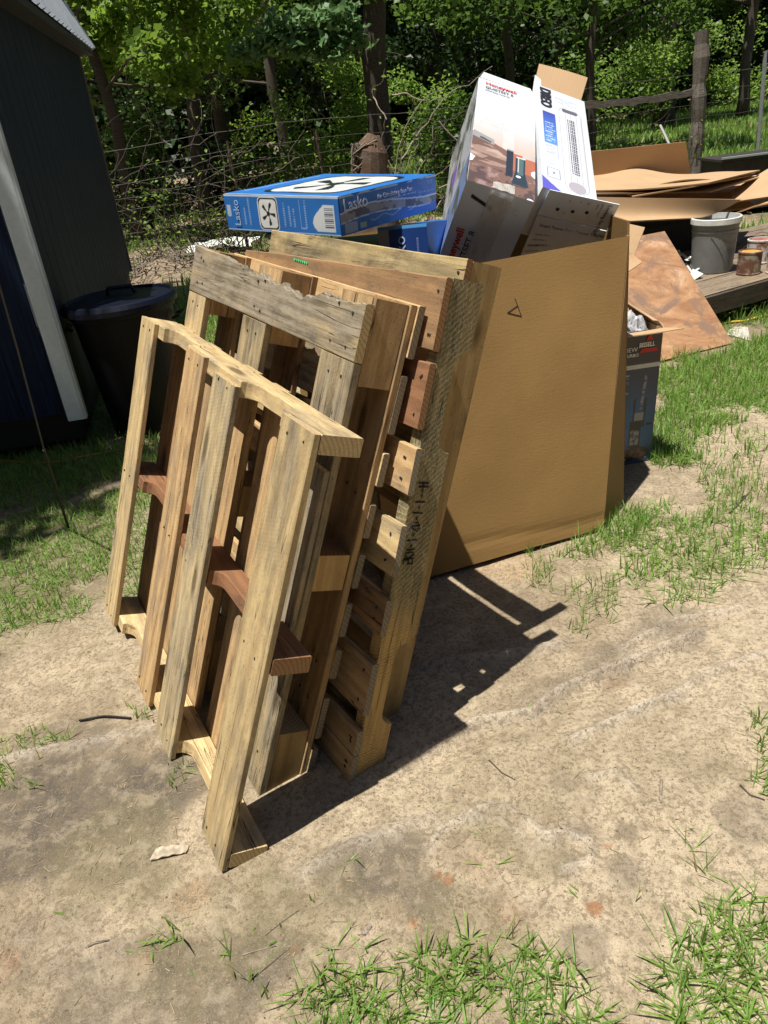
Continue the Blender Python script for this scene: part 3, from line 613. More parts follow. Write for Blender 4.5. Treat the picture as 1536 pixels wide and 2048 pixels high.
# box fan carton on top
LR = rotm(-40.9, -.1, 2.7); LD = (.552, .565, .122)
LB = empty('appliance_box', 'bright blue flat fan box lying on top, fan picture on its lid', 'box', mat4=fr((-.444, 2.943, 1.125), LR))
PBL = plain('pale_blue_ink', (.42, .56, .78), .4)
boxbody('box_body', LD, BLUE_M, LB, 1, .002)
def lid(U, V):
    C = ink(BLUE)(U, V); C = put(C, smooth_noise(U, V, .02, 4, 3) > .75, (.05, .25, .65), .3)
    C = put(C, rect(U, V, 0, 1, 0, .008), (.55, .66, .8)); C = fanpic(C, U, V, .30, .28, .19, .225, line=.012); 
    return put(C, rect(U, V, .02, .035, .08, .5), (.5, .6, .75), .4)
panel('lid_print', LB, (0, 0, LD[2]), (1, 0, 0), (0, 1, 0), LD[0], LD[1], lid, .001)
def lfront(U, V):
    C = ink(BLUE)(U, V); C = put(C, rect(U, V, 0, 1, .117, .13)+rect(U, V, 0, 1, 0, .004), (.6, .7, .82))
    C = fanpic(C, U, V, .222, .061, .047, .053, .3, .005); C = put(C, rrect(U, V, .222, .061, .05, .056, .02)-rrect(U, V, .222, .061, .047, .053, .018), (.75, .78, .8))
    for u, k in ((.1, .06), (.125, .09), (.30, .08), (.325, .07), (.345, .06), (.40, .09)):
        m = (np.abs(U-u) < .0035) & (V > .02) & (V < .02+k) & (np.sin(V*1700+u*900) > -.3); C = put(C, m, (.5, .62, .8), .55)
    C = put(C, rect(U, V, .375, .40, .015, .022)+rect(U, V, .374, .376, .015, .11), (.5, .6, .8), .5)
    C = put(C, ((U > .462-.03*np.sin(V*40)) & (U < .53) & (V > .012) & (V < .095)), (.7, .74, .78)); C = put(C, rect(U, V, .487, .525, .02, .085)*(np.mod(V*1000+np.floor(V*300) % 3, 4) < 2), (.06, .08, .12)); 
    return put(C, (U > .008) & (U < .028) & (V > .045+.5*np.abs(U-.018)) & (V < .085), (.6, .66, .74), .8)
panel('side_print', LB, (0, 0, 0), (1, 0, 0), (0, 0, 1), LD[0], LD[2], lfront, .001)
lettering('Lasko', LB, PBL, .045, (.075, 0, .016), (0, 0, 1), (-1, 0, 0), sx=.85)
def lright(U, V):
    C = ink(BLUE)(U, V); C = put(C, V > .117, (.6, .7, .82)); nn = smooth_noise(U, V, .05, 9, 4)
    band = np.abs(V-(.052+.012*np.sin(U*9))) < .013; C = put(C, band, (.40, .36, .33), .85); C = put(C, band & (nn > .52), (.06, .07, .1), .8); C = put(C, np.abs(V-(.068+.012*np.sin(U*9))) < .0025, (.7, .76, .85)); C = put(C, np.abs(V-(.037+.01*np.sin(U*9))) < .002, (.6, .7, .85))
    C = put(C, rect(U, V, .02, .085, .004, .036), (.35, .45, .6)); C = put(C, rect(U, V, .024, .08, .007, .034)*(np.mod(U*1000, 5) < 2.4), (.05, .07, .12)); C = put(C, rect(U, V, .10, .135, .008, .026), (.35, .5, .35))
    C = textlines(C, U, V, .21, .5, .074, .082, 1, (.5, .65, .85), .8); C = textlines(C, U, V, .45, .55, .07, .11, 5, (.4, .55, .8), .5, 3)
    return put(C, (V < .037) & (np.abs(V-.03-.006*np.sin(U*60)) < .002) & (U > .16) & (U < .42), (.5, .65, .85), .6)
panel('side_print', LB, (LD[0], 0, 0), (0, 1, 0), (0, 0, 1), LD[1], LD[2], lright, .001, amp=.002)
lettering('Lasko', LB, WHITE_I, .056, (LD[0], .018, .074), (0, 1, 0), (0, 0, 1))
lettering('Air Circulating Box Fan', LB, WHITE_I, .022, (LD[0], .2, .087), (0, 1, 0), (0, 0, 1))
# second blue box inside
b2m = fr((.095, 2.80, .535), rotm(-28, -6, -2)); 
B2 = empty('appliance_box', 'dark blue box standing inside the carton beneath the flat fan box', 'box', mat4=b2m)
boxbody('box_body', (.195, .42, .545), BLUE_M, B2, 5)
def b2f(U, V):
    C = ink((.012, .045, .19))(U, V); C = put(C, U < .042, (.45, .43, .42)); C = put(C, np.hypot(U-.022, V-.46) < .006, (.1, .1, .1)); C = put(C, V > .535, (.1, .35, .75))
    return put(C, (np.abs(U-.155) < .003) & (V > .40) & (V < .5) & (np.sin(V*1300) > -.2), (.3, .4, .6), .6)
panel('end_print', B2, (0, 0, 0), (1, 0, 0), (0, 0, 1), .195, .545, b2f, .001)
lettering('Lasko', B2, PBL, .058, (.108, 0, .375), (0, 0, 1), (-1, 0, 0))
B3 = empty('appliance_box', 'added near-black box standing in for the shadowed gap under the flat fan box', 'box', mat4=fr((-.20, 2.86, .35), rotm(-14, 0, 0)))  # added dark box, fills the shadowed void inside the carton
boxbody('box_body', (.30, .4, .66), plain('gap_shadow_card', (.008, .012, .03), .4, noise=.1), B3, 6)
# tower fan box with the bedroom picture
HD = (.246, .82, .357); HB = empty('appliance_box', 'tall white fan box with a bedroom picture and a taped grey end', 'box', mat4=fr((.307, 2.859, .911), rotm(-14, 22.6, 24.3)))
boxbody('box_body', HD, GREYW, HB, 2, .003, skip=())
def hpic(U, V):
    v = V/HD[1]; u = U/HD[0]; C = np.ones(U.shape+(3,))*np.array((.60, .63, .67)); s = np.clip((.62-v)/.25, 0, 1)[..., None]; C = C*(1-s)+np.array((.56, .44, .38))*s
    n = smooth_noise(U, V, .05, 41, 4); n2 = smooth_noise(U*.4, V*2, .05, 42, 4)
    hz = .37+.03*np.sin(u*5+1)
    C = put(C, v < hz, (.20, .115, .09)); bed = (v < .42-.25*(u-.05)) & (v > .17+.06*u) & (u < .68); C = put(C, bed, (.33, .22, .18)); C = put(C, bed & (n2 > .55), (.16, .095, .075)); C = put(C, bed & (n2 < .38), (.46, .34, .29))
    C = put(C, (v > .40-.1*u) & (v < .46-.14*u) & (u < .34), (.3, .3, .3)); C = put(C, (v > .405-.1*u) & (v < .43-.14*u) & (u > .12) & (u < .3), (.06, .07, .07)); 
    C = put(C, (v < .17) & (n > .5), (.10, .065, .06)); C = put(C, (v < .17) & (n < .36), (.3, .2, .19)); C = put(C, (u > .55) & (u < .66) & (v > .14) & (v < .37), (.028, .035, .05))
    C = put(C, (u > .66) & (v < .35) & (v > .2), (.42, .14, .08)); C = put(C, (u > .8) & (v > .33) & (v < .37) & (n > .45), (.5, .45, .42))
    tw = .075+.5*np.maximum(0, .2-v); C = put(C, (np.abs(u-.77) < tw) & (v > .09) & (v < .33), (.03, .045, .06)); C = put(C, (np.abs(u-.77) < .045) & (v > .18) & (v < .33), (.08, .14, .15)); C = put(C, (np.abs(u-.735) < .008) & (v > .2) & (v < .33), (.5, .52, .5)); C = put(C, (u > .70) & (u < .84) & (v > .32) & (v < .332), (.6, .6, .58))
    C = put(C, (u > .48) & (u < .66) & (v > .36) & (v < .69) & (v < .69), (.68, .69, .72), .35); C = put(C, (u > .655) & (u < .665) & (v > .36) & (v < .68), (.5, .5, .52), .5)
    C = textlines(C, U, V, .02, .165, .60, .745, 16, (.45, .46, .48), .35, 5); C = textlines(C, U, V, .02, .2, .425, .50, 2, (.5, .4, .36), .3, 6)
    C = put(C, v > .965, (.8, .82, .84)); return C
panel('picture_print', HB, (0, 0, HD[2]), (1, 0, 0), (0, 1, 0), HD[0], HD[1], hpic, .001, .0022, amp=.0015)
lettering('Honeywell', HB, RED_I, .036, (.03, .772, HD[2]), (1, 0, 0), (0, 1, 0), bold=.02, sx=.85)
lettering('QUIETSET 8', HB, DARK_I, .024, (.03, .738, HD[2]), (1, 0, 0), (0, 1, 0), bold=.01, sx=.95)
lettering('Whole Room Tower Fan', HB, DARK_I, .012, (.03, .716, HD[2]), (1, 0, 0), (0, 1, 0), sx=.85)
def hside(U, V):   # U along y, V along z : marbled reflections
    n = smooth_noise(U*1.0, V*3, .12, 51, 5); C = np.ones(U.shape+(3,))*np.array((.28, .28, .27)); C = put(C, n > .55, (.45, .46, .48)); C = put(C, n < .42, (.10, .11, .10)); C = put(C, (U > .60) & (n > .45), (.12, .2, .42), .8)
    return put(C, (U < .45) & (U > .32) & (V > .1) & (V < .16), (.22, .12, .5))
panel('side_print', HB, (0, HD[1], 0), (0, -1, 0), (0, 0, 1), HD[1], HD[2], hside, .001, .004)
def hend(U, V):
    C = np.ones(U.shape+(3,))*np.array((.70, .78, .88)); C = put(C, np.abs(U-.128) < .0012, (.14, .13, .12)); C = put(C, (U > .135) & (U < .24), (.72, .80, .90)); C = textlines(C, U, V, .15, .22, .285, .315, 3, (.3, .3, .3), .3, 8)
    q = (V-.30)+.32*(U-.07); C = put(C, (np.abs(q) < .007) & (U > .03) & (U < .115), (.02, .02, .022)); C = put(C, (np.abs(q) < .0035) & (U > .092) & (U < .105), (.4, .4, .42)); 
    return textlines(C, U, V, .062, .10, .02, .12, 1, (.2, .2, .2), .0)
panel('end_print', HB, (0, 0, 0), (1, 0, 0), (0, 0, 1), HD[0], HD[2], hend, .001)
lettering('Honeywell', HB, RED_I, .042, (.052, 0, .005), (0, 0, 1), (-1, 0, 0), bold=.02)
lettering('QUIETSET 8', HB, DARK_I, .036, (.094, 0, .0), (0, 0, 1), (-1, 0, 0), bold=.012)
lettering('Whole Room Tower Fan', HB, DARK_I, .011, (.115, 0, .03), (0, 0, 1), (-1, 0, 0))
TAPE, t, b = newmat('clear_tape'); b.inputs['Base Color'].default_value = (.8, .78, .72, 1); b.inputs['Roughness'].default_value = .12; b.inputs['Alpha'].default_value = .32; g = NG(t); tc = g.n('ShaderNodeTexCoord'); g.l(g.bump(g.noise(tc.outputs['Object'], 60, 4, .6), .8, .006), b.inputs['Normal'])
slab('packing_tape', [(.085, -.005, .0), (.165, -.005, .0), (.17, -.006, .352), (.09, -.006, .352)], .0006, TAPE, HB, 14, 30, lambda U, V: .0018*np.sin(U*13+V*5)*np.sin(V*23))
slab('packing_tape', [(.09, .0, .361), (.17, .0, .361), (.17, .055, .362), (.092, .04, .362)], .0006, TAPE, HB, 10, 8, lambda U, V: .0015*np.sin(U*13+V*5))
slab('top_flap', [(0.004, .822, .357), (.238, .822, .357), (.225, .885, .352), (.02, .90, .350)], .003, WHITE_M, HB, 6, 4)
# white box with the slatted tower picture, end flaps open
DD = (.219, .704, .2); DB = empty('appliance_box', 'white open-ended fan box with a slatted tower picture and loose flaps', 'box', mat4=fr((.637, 2.917, .99), rotm(-11.8, 27.8, 26.2)))
boxbody('box_body', DD, WHITE_M, DB, 3, .002)
def dpic(U, V):
    C = np.ones(U.shape+(3,))*np.array((.60, .63, .68)); cu = .155; 
    C = put(C, rrect(U, V, cu-.012+.02*0, .315, .05, .285, .045), (.36, .37, .4)); C = put(C, rrect(U, V, cu-.012, .315, .047, .282, .043), (.66, .67, .71)); C = put(C, rrect(U, V, cu-.012, .33, .044, .24, .03)*(np.mod(U, .008) < .003), (.45, .46, .5))
    C = put(C, rrect(U, V, cu-.012, .33, .017, .185, .004)*(np.mod(U, .0085) < .005), (.02, .025, .05)); C = put(C, rrect(U, V, cu-.012, .33, .017, .185, .004)*(np.mod(V, .012) < .003), (.6, .6, .64))
    C = put(C, (rrect(U, V, cu-.012, .065, .036, .03, .028)) > 0, (.40, .37, .42)); C = put(C, rrect(U, V, cu-.012, .575, .035, .013, .012), (.12, .12, .15))
    s = np.clip((V-.30)/.22, 0, 1)[..., None]; blue = np.array((.10, .28, .72))*(1-s)+np.array((.05, .07, .36))*s; mk = rect(U, V, .02, .075, .30, .52)[..., None]; C = C*(1-mk)+blue*mk
    C = textlines(C, U, V, .027, .07, .31, .45, 9, (.6, .68, .85), .7, 2); C = put(C, rect(U, V, .02, .075, .22, .298)*0+((np.abs(U-.0475) < .0275) & (np.abs(V-.255) < .045) & ((np.abs(np.abs(U-.0475)-.0275) < .001) | (np.abs(np.abs(V-.255)-.045) < .001))), (.3, .35, .5))
    C = textlines(C, U, V, .026, .07, .22, .29, 6, (.3, .33, .45), .6, 4); C = textlines(C, U, V, .03, .07, .16, .205, 8, (.35, .37, .42), .6, 9)
    fr_ = (rrect(U, V, .05, .11, .026, .032, .006)-rrect(U, V, .05, .11, .024, .03, .005)); C = put(C, fr_, (.1, .12, .2)); C = put(C, rrect(U, V, .05, .112, .004, .006, .001), (.1, .12, .2)); C = textlines(C, U, V, .085, .19, .615, .66, 3, (.3, .32, .4), .6, 12)
    return put(C, (V < .075-.9*U), (.12, .11, .52))
panel('picture_print', DB, (0, 0, DD[2]), (1, 0, 0), (0, 1, 0), DD[0], DD[1], dpic, .001, .0022)
lettering('DREO', DB, DARK_I, .066, (.016, .69, DD[2]), (0, -1, 0), (1, 0, 0), bold=.035, sx=.78)
# loose flaps of that box, in world space relative to it
inv = DB.matrix_world.inverted()
def loc_of(P): return [np.array(inv @ Vector(p)) for p in P]
hd = 2.93
def endpl(px, py, off=-.012):
    n = np.array(DB.matrix_world.col[1])[:3]; o = np.array(DB.matrix_world @ Vector((0, off, 0))); d = ray(px, py); return np.array(inv @ Vector(_C+d*(((o-_C)@n)/(d@n))))
q1 = [endpl(1075, 428), endpl(1213, 460), endpl(1239, 409, -.03), endpl(1100, 379)]
q2 = [endpl(1035, 525, -.004), endpl(1203, 490, -.004), endpl(1213, 462, -.010), endpl(1075, 430, -.010)]
FL_ = {}
def flap_print(nm, q, fn, mat=GREYW):
    f = slab(nm, q, .003, mat, DB, 10, 10, lambda U, V: .004*np.sin(U*math.pi)*np.sin(V*3)); FL_[id(q)] = f; return q
F1 = flap_print('end_flap', q1, None); F2 = flap_print('end_flap', q2, None)
def onq(q, u, v): return (1-u)*(1-v)*q[0]+u*(1-v)*q[1]+u*v*q[2]+(1-u)*v*q[3]
def flap_text(q, s, size, u, v, du, dv, mat=DARK_I, **k):
    LASTP[DB.name] = FL_[id(q)]; o = onq(q, u, v); x = onq(q, u+du*.1, v+dv*.1)-o; nrm_ = np.cross(q[1]-q[0], q[3]-q[0]); y = np.cross(nrm_, x); lettering(s, DB, mat, size, o, x, y, **k)
flap_text(F1, 'Looking for help?', .020, .86, .92, -.02, -1)
flap_text(F1, 'Tap here to support', .007, .78, .92, -.02, -1); flap_text(F1, 'support service line', .007, .72, .88, -.02, -1)
flap_text(F1, '(888) 290 1688', .008, .58, .85, -.02, -1); flap_text(F1, 'Mon-Fri, 9:00am-5:00pm', .006, .47, .85, -.02, -1); flap_text(F1, 'support@service.com', .007, .33, .82, -.02, -1)
for u, v in ((.62, .5), (.43, .42), (.22, .38)):
    c0 = onq(F1, u, v); ux = unit(F1[1]-F1[0]); n_ = unit(np.cross(F1[1]-F1[0], F1[3]-F1[0])); uy = np.cross(n_, ux)
    V = [c0+n_*.0062+ux*.007*math.cos(t_)+uy*.007*math.sin(t_) for t_ in np.linspace(0, 2*math.pi, 15)[:-1]]; mb = MB(); mb.add(V, [tuple(range(14))]); mb.build('contact_icon', DARK_I, FL_[id(F1)])
flap_text(F2, 'Smart Tower Fan | Cruiser TF609S', .0175, .08, .80, 1, -.1, NAVY_I)
flap_text(F2, '* Industry Innovation Client', .0085, .06, .62, 1, -.1, NAVY_I); flap_text(F2, '* 2021 Home, 3C, 45W  AC 60Hz, 120V', .0085, .06, .5, 1, -.1, NAVY_I)
flap_text(F2, 'HOUSEHOLD USE ONLY', .0125, .04, .36, 1, -.1, NAVY_I, bold=.02); flap_text(F2, 'MADE IN CHINA', .007, .03, .24, 1, -.1, NAVY_I)
slab('top_flap', loc_of([atd(1064, 186, 3.62), atd(1158, 214, 3.62), atd(1175, 156, 3.72), atd(1078, 128, 3.72)]), .004, CARD2, DB, 8, 8, lambda U, V: .004*np.sin(U*3))
slab('side_flap', loc_of([atd(1066, 180, 3.50), atd(1080, 235, 3.45), atd(1082, 160, 3.55), atd(1070, 150, 3.56)]), .003, WHITE_M, DB, 4, 4)

# vacuum box right of the carton
z1 = .585
f0 = np.array([1.175, 2.837, 0]); fd = unit(np.array([.126, .016, 0])); fb_ = np.array([-fd[1], fd[0], 0])
up = unit(np.array([.055, 0, 1.]))
VB = empty('appliance_box', 'tall dark blue vacuum cleaner box with an open top, beside the carton', 'box', mat4=frame(f0-fd*.30, fd, np.cross(up, fd), up))
mb = MB(); W_, D_, H_ = .30, .27, .585; tk = .004
mb.box((0, 0, .002), (W_, tk, H_)); mb.box((0, D_-tk, .002), (W_, D_, H_)); mb.box((0, tk, .002), (tk, D_-tk, H_)); mb.box((W_-tk, tk, .002), (W_, D_-tk, H_)); mb.box((tk, tk, .003), (W_-tk, D_-tk, .007))
NAVYM = plain('navy_card', (.012, .018, .05), .35, .5, noise=.1, coat=.3)
mb.build('box_body', NAVYM, VB)
mb = MB(); mb.box((tk+.0005, tk+.0005, .01), (W_-tk-.0005, tk+.002, H_-.001)); mb.box((tk+.001, D_-tk-.002, .01), (W_-tk-.001, D_-tk-.0005, H_+.001)); mb.box((tk+.0005, tk+.003, .01), (tk+.002, D_-tk-.003, H_+.001)); mb.box((W_-tk-.002, tk+.003, .01), (W_-tk-.0005, D_-tk-.003, H_+.001))
mb.build('lining', CARD2, VB)
def vpic(U, V):
    u = U-.02; C = np.ones(U.shape+(3,))*np.array((.012, .022, .055)); s = np.exp(-((U-.20)/.11)**2-((V-.16)/.16)**2)[..., None]; C = C*(1-s)+np.array((.04, .16, .38))*s
    C = put(C, V > .455, (.014, .015, .022)); C = put(C, rect(U, V, 0, 1, .428, .447), (.6, .6, .57)); C = textlines(C, U, V, .13, .22, .432, .442, 1, (.2, .2, .2), .5)
    x = U-.228; n = smooth_noise(U, V, .012, 77, 3)
    C = put(C, (np.abs(x-.045*(V-.2)*2) < .006) & (V > .25) & (V < .40) & (n > .4), (.25, .25, .28)); C = put(C, (np.abs(np.abs(x)-.022-.03*(V-.2)) < .005) & (V > .17) & (V < .30), (.02, .02, .025)); C = put(C, (np.abs(x) < .02) & (V > .20) & (V < .235), (.3, .3, .32)); C = put(C, (np.abs(x+.012) < .026) & (V > .08) & (V < .2), (.03, .03, .035))
    C = put(C, (np.abs(x+.012) < .02) & (V > .09) & (V < .16), (.32, .33, .36)); C = put(C, (np.abs(x+.012) < .02) & (V > .09) & (V < .16) & (n > .55), (.1, .1, .12)); C = put(C, ((x/.06)**2+((V-.05)/.032)**2 < 1), (.035, .025, .025)); C = put(C, ((x/.05)**2+((V-.05)/.022)**2 < 1) & (n > .5), (.16, .07, .06))
    C = textlines(C, U, V, .13, .185, .385, .41, 2, (.5, .52, .56), .9, 1); C = textlines(C, U, V, .13, .175, .365, .38, 2, (.3, .33, .4), .8, 2); C = textlines(C, U, V, .13, .175, .32, .335, 1, (.45, .48, .52), .9, 3); C = textlines(C, U, V, .13, .165, .30, .315, 2, (.3, .33, .4), .8, 4); C = textlines(C, U, V, .13, .16, .255, .275, 2, (.3, .33, .4), .8, 5)
    C = put(C, rect(U, V, .10, .215, .016, .036), (.01, .01, .012)); C = textlines(C, U, V, .13, .21, .02, .032, 1, (.6, .6, .6), .8, 7); return put(C, V < .008, (.02, .04, .16))
panel('front_print', VB, (0, 0, .002), (1, 0, 0), (0, 0, 1), W_, H_-.004, vpic, .001, .0022)
lettering('VIEW', VB, WHITE_I, .026, (.133, 0, .505), (1, 0, 0), (0, 0, 1)); lettering('TURBO', VB, WHITE_I, .018, (.142, 0, .484), (1, 0, 0), (0, 0, 1), bold=.02)
mb = MB(); mb.add([(.203, -.0035, .497), (.287, -.0035, .497), (.276, -.0035, .513), (.214, -.0035, .513)], [(0, 1, 2, 3)]); mb.add([(.229, -.0035, .544), (.261, -.0035, .544), (.250, -.0035, .566), (.240, -.0035, .566)], [(0, 1, 2, 3)]); mb.build('emblem', RED_I, VB)
lettering('BISSELL', VB, WHITE_I, .0255, (.200, -.001, .520), (1, 0, 0), (0, 0, 1), bold=.03, sx=.82)
slab('front_flap', [(.0, -.004, H_+.001), (W_, -.004, H_+.001), (W_+.035, -.09, H_+.015), (0, -.055, H_+.006)], .004, CARD2, VB, 10, 6, lambda U, V: .004*np.sin(U*3.1))
slab('side_flap', [(W_+.002, 0, H_), (W_+.002, D_, H_), (W_-.10, D_-.02, H_+.10), (W_-.02, .05, H_+.02)], .004, CARD2, VB, 10, 6, lambda U, V: .01*np.sin(V*3.1))
slab('back_flap', [(0, D_, H_), (W_*.95, D_, H_), (W_*.6, D_+.03, H_+.15), (0, D_+.03, H_+.14)], .004, CARD2, VB, 8, 6, lambda U, V: -.012*np.sin(U*3.1))
slab('inner_divider', [(.10, .03, H_-.12), (.20, .10, H_-.12), (.19, .16, H_+.07), (.09, .12, H_+.06)], .004, CARD2, VB, 6, 6)
FILM, t, b = newmat('clear_film'); b.inputs['Base Color'].default_value = (.75, .76, .8, 1); b.inputs['Roughness'].default_value = .08; b.inputs['Alpha'].default_value = .5; b.inputs['Specular IOR Level'].default_value = .9
r5 = np.random.default_rng(5); NU = 46; U, V = np.meshgrid(np.linspace(0, 1, NU), np.linspace(0, 1, NU)); hh_ = smooth_noise(U, V, .16, 61, 4)
rid = np.abs(smooth_noise(U, V, .22, 62, 4)-.5)*-.5
P = np.stack([.04+.25*U+.02*(hh_-.5), .02+.235*V, H_-.045+.115*np.sin(U*math.pi)**.5*np.sin(V*math.pi)**.5+.07*(hh_-.5)+rid*.18], -1)
P = np.array([[list(q) for q in row] for row in P]); mw = VB.matrix_world
bag = grid_obj('plastic_bag', (P.reshape(-1, 3)@np.array(mw.to_3x3()).T+np.array(mw.translation)).reshape(P.shape), FILM, smooth=False); tag(bag, 'crumpled clear plastic bag stuffed in the vacuum cleaner box', 'bag')
# brown flaps of a small open box behind the carton's right corner
KB = empty('small_box', 'small open brown box between the carton and the plywood sheet', 'box', loc=tuple(at(1250, 640, 0)))
kb = lambda *q: rel(KB, *[atd(*c) for c in q])
slab('flap', kb((1236, 530, 3.45), (1262, 529, 3.45), (1290, 455, 3.5), (1240, 444, 3.55)), .004, CARD2, KB, 4, 4)
slab('flap', kb((1236, 558, 3.4), (1284, 525, 3.42), (1262, 504, 3.46), (1236, 506, 3.5)), .004, CARD2, KB, 4, 4)
k0 = atd(1240, 556, 3.4); k0[2] = 0; gx = np.array([.98, .2, 0]); gy = np.array([-.2, .98, 0]); kz = atd(1240, 556, 3.4)[2]-.03
slab('box_body', rel(KB, k0-gx*.3, k0-gx*.02, k0-gx*.02+[0, 0, kz], k0-gx*.3+[0, 0, kz]), .005, CARD2, KB, 4, 4)
slab('box_body', rel(KB, k0-gx*.02+gy*.004, k0-gx*.02+gy*.25, k0-gx*.02+gy*.25+[0, 0, kz], k0-gx*.02+gy*.004+[0, 0, kz]), .005, CARD2, KB, 4, 4)

# ------------------------------------------------------------------ right-hand junk: deck, plywood, bucket, cans, cardboard
DZ = .22
a0 = at(1392, 597, DZ); a1 = at(1536, 556, DZ); dd = unit((a1-a0)*[1, 1, 0]); dp = np.array([-dd[1], dd[0], 0])
DK = empty('wooden_platform', 'low weathered wooden platform holding the bucket and paint cans', 'platform', mat4=frame((a0[0]-dd[0]*.1, a0[1]-dd[1]*.1, 0), dd, dp, (0, 0, 1)))
PLW = wood('weathered_deck', (.26, .19, .12), (.1, .07, .045), grey=.6, greyc=(.17, .14, .11), spots=.4)
for i in range(8): board('plank', DK, 'x', 0, 3.4, 0, .001, 0, 0, PLW) if False else None
for i in range(9):
    mb = MB(); mb.box((0, i*.145+.001, DZ-.028), (3.4, i*.145+.140, DZ-.002*(i % 2))); mb.build('plank', PLW, DK)
mb = MB(); mb.box((0, -.03, DZ-.125), (3.4, -.002, DZ-.006)); mb.build('fascia_board', wood('dark_fascia', (.09, .07, .05), (.04, .03, .02), grey=.5, greyc=(.07, .06, .045)), DK)
for x in (.1, 1.2, 2.3, 3.2):
    for y in (.06, 1.1):
        mb = MB(); mb.box((x, y, 0), (x+.09, y+.09, DZ-.03)); mb.build('leg', BARK, DK)
# leaning plywood
ply = PLYM = None
m, t, b = newmat('weathered_plywood'); g = NG(t); tc = g.n('ShaderNodeTexCoord'); v = tc.outputs['Object']
n1 = g.noise(g.vmul(v, (3, 10, 10)), 1, 7, .7, .8); n2 = g.noise(v, 5, 5, .65, 1.2); n3 = g.noise(v, 60, 3)
c = g.mix(g.ramp(n1, [(.38, 0), (.6, 1)]), (.30, .145, .068), (.48, .27, .14)); c = g.mix(g.ramp(n2, [(.5, 0), (.62, 1)]), c, (.24, .15, .10)); c = g.mix(g.ramp(n1, [(.6, 0), (.68, 1)]), c, (.55, .36, .24)); c = g.mix(g.math('MULTIPLY', g.ramp(n3, [(.6, 0), (.75, 1)]), .4), c, (.08, .05, .03))
g.l(c, b.inputs['Base Color']); b.inputs['Roughness'].default_value = .7; g.l(g.bump(n1, .5, .006), b.inputs['Normal']); PLY = m
p_tr = at(1352, 503, .5); p_br = at(1464, 688, .0); p_bl = at(1340, 719, .0); dl = unit(p_br-p_bl); dv_ = p_tr-p_br; dv_ = dv_/np.linalg.norm(dv_)
p_tr2 = p_br+dv_*(np.linalg.norm(p_tr-p_br)*1.22)
o = slab('plywood_sheet', [p_br-dl*.62+[0, 0, .004], p_br+[0, 0, .004], p_tr2, p_tr2-dl*.62], .012, PLY, None, 20, 30, lambda U, V: .004*np.sin(U*3)*np.sin(V*3)); tag(o, 'weathered orange plywood sheet leaning against the wooden platform', 'plywood')
# bucket
bc = atd(1424, 545, 5.55); bc[2] = DZ; 
def on_deck(px, py): p = at(px, py, DZ); return p
bc = on_deck(1422, 541)
BK = empty('plastic_bucket', 'grey plastic bucket with a white rim on the wooden platform', 'bucket', loc=tuple(bc))
GREYP = plain('grey_plastic', (.19, .2, .195), .45, .4, noise=.15, nscale=9, bump=.05); WHP = plain('white_plastic', (.62, .63, .6), .4, .4, noise=.15, nscale=20)
bh, brd = .36, .155
mb = MB(); mb.lathe([(0, .002), (brd*.84, .002), (brd*.86, .008), (brd*.95, bh*.74), (brd*.98, bh*.76), (brd*.98, bh*.785), (brd*.96, bh*.79), (brd*.965, bh*.85), (brd*1.0, bh*.86), (brd*1.0, bh*.89), (brd*.93, bh*.89), (brd*.8, .012), (0, .012)], 40); mb.build('bucket_body', GREYP, BK, smooth=False)
mb = MB(); mb.lathe([(brd*.95, bh*.895), (brd*1.05, bh*.895), (brd*1.055, bh*.90), (brd*1.05, bh*.99), (brd*1.02, bh), (brd*.97, bh), (brd*.95, bh*.9)], 40); mb.build('rim', WHP, BK)
mb = MB(); mb.lathe([(0, bh*.90), (brd*.94, bh*.90)], 40); mb.build('lid', plain('dark_lid', (.06, .062, .065), .4), BK)
mb = MB(); mb.tube([(brd*1.0*math.cos(a_), brd*1.0*math.sin(a_)-.004, bh*.82-.10*max(0, math.sin((a_-(-2.2))/(2.4)*math.pi))) for a_ in np.linspace(-2.2, .2, 18)], .0016, 5); mb.build('handle', WIRE, BK)
# paint splash
U, V = np.meshgrid(np.linspace(-.35, -.05, 20), np.linspace(.35, .74, 20)); 
P = np.stack([(brd*(.87+.09*V)*1.006)*np.cos(U-.35), (brd*(.87+.09*V)*1.006)*np.sin(U-.35), V*bh], -1); grid_obj('paint_splash', P, WHP, BK)
def paintcan(px, py, r, h_, label, body, lidm, seed):
    c = on_deck(px, py); K = empty('paint_can', label, 'paint can', loc=tuple(c), group='paint cans on the platform')
    mb = MB(); mb.lathe([(0, .002), (r*.97, .002), (r*1.02, .004), (r*1.02, .010), (r*.985, .013), (r*.985, h_-.014), (r*1.02, h_-.010), (r*1.02, h_-.002), (r*.98, h_), (r*.93, h_), (r*.92, h_-.008)], 36); mb.build('can_body', body, K)
    mb = MB(); mb.lathe([(r*.92, h_-.008), (r*.86, h_-.010), (r*.84, h_-.006), (0, h_-.006)], 36); mb.build('lid', lidm, K)
    mb = MB(); mb.tube([(r*1.04*math.cos(a_), r*.2*math.sin(a_)-.01, h_*.72+.085*math.sin(a_)) for a_ in np.linspace(0, math.pi, 18)], .0016, 5); mb.build('handle', WIRE, K); return K
def rust(name, a_, b_, c_):
    m, t, b = newmat(name); g = NG(t); tc = g.n('ShaderNodeTexCoord'); v = tc.outputs['Object']; n = g.noise(v, 16, 6, .7, .6)
    c = g.ramp(n, [(.35, a_), (.5, b_), (.62, c_)]); g.l(c, b.inputs['Base Color']); b.inputs['Roughness'].default_value = .8; g.l(g.bump(n, .4, .003), b.inputs['Normal']); return m
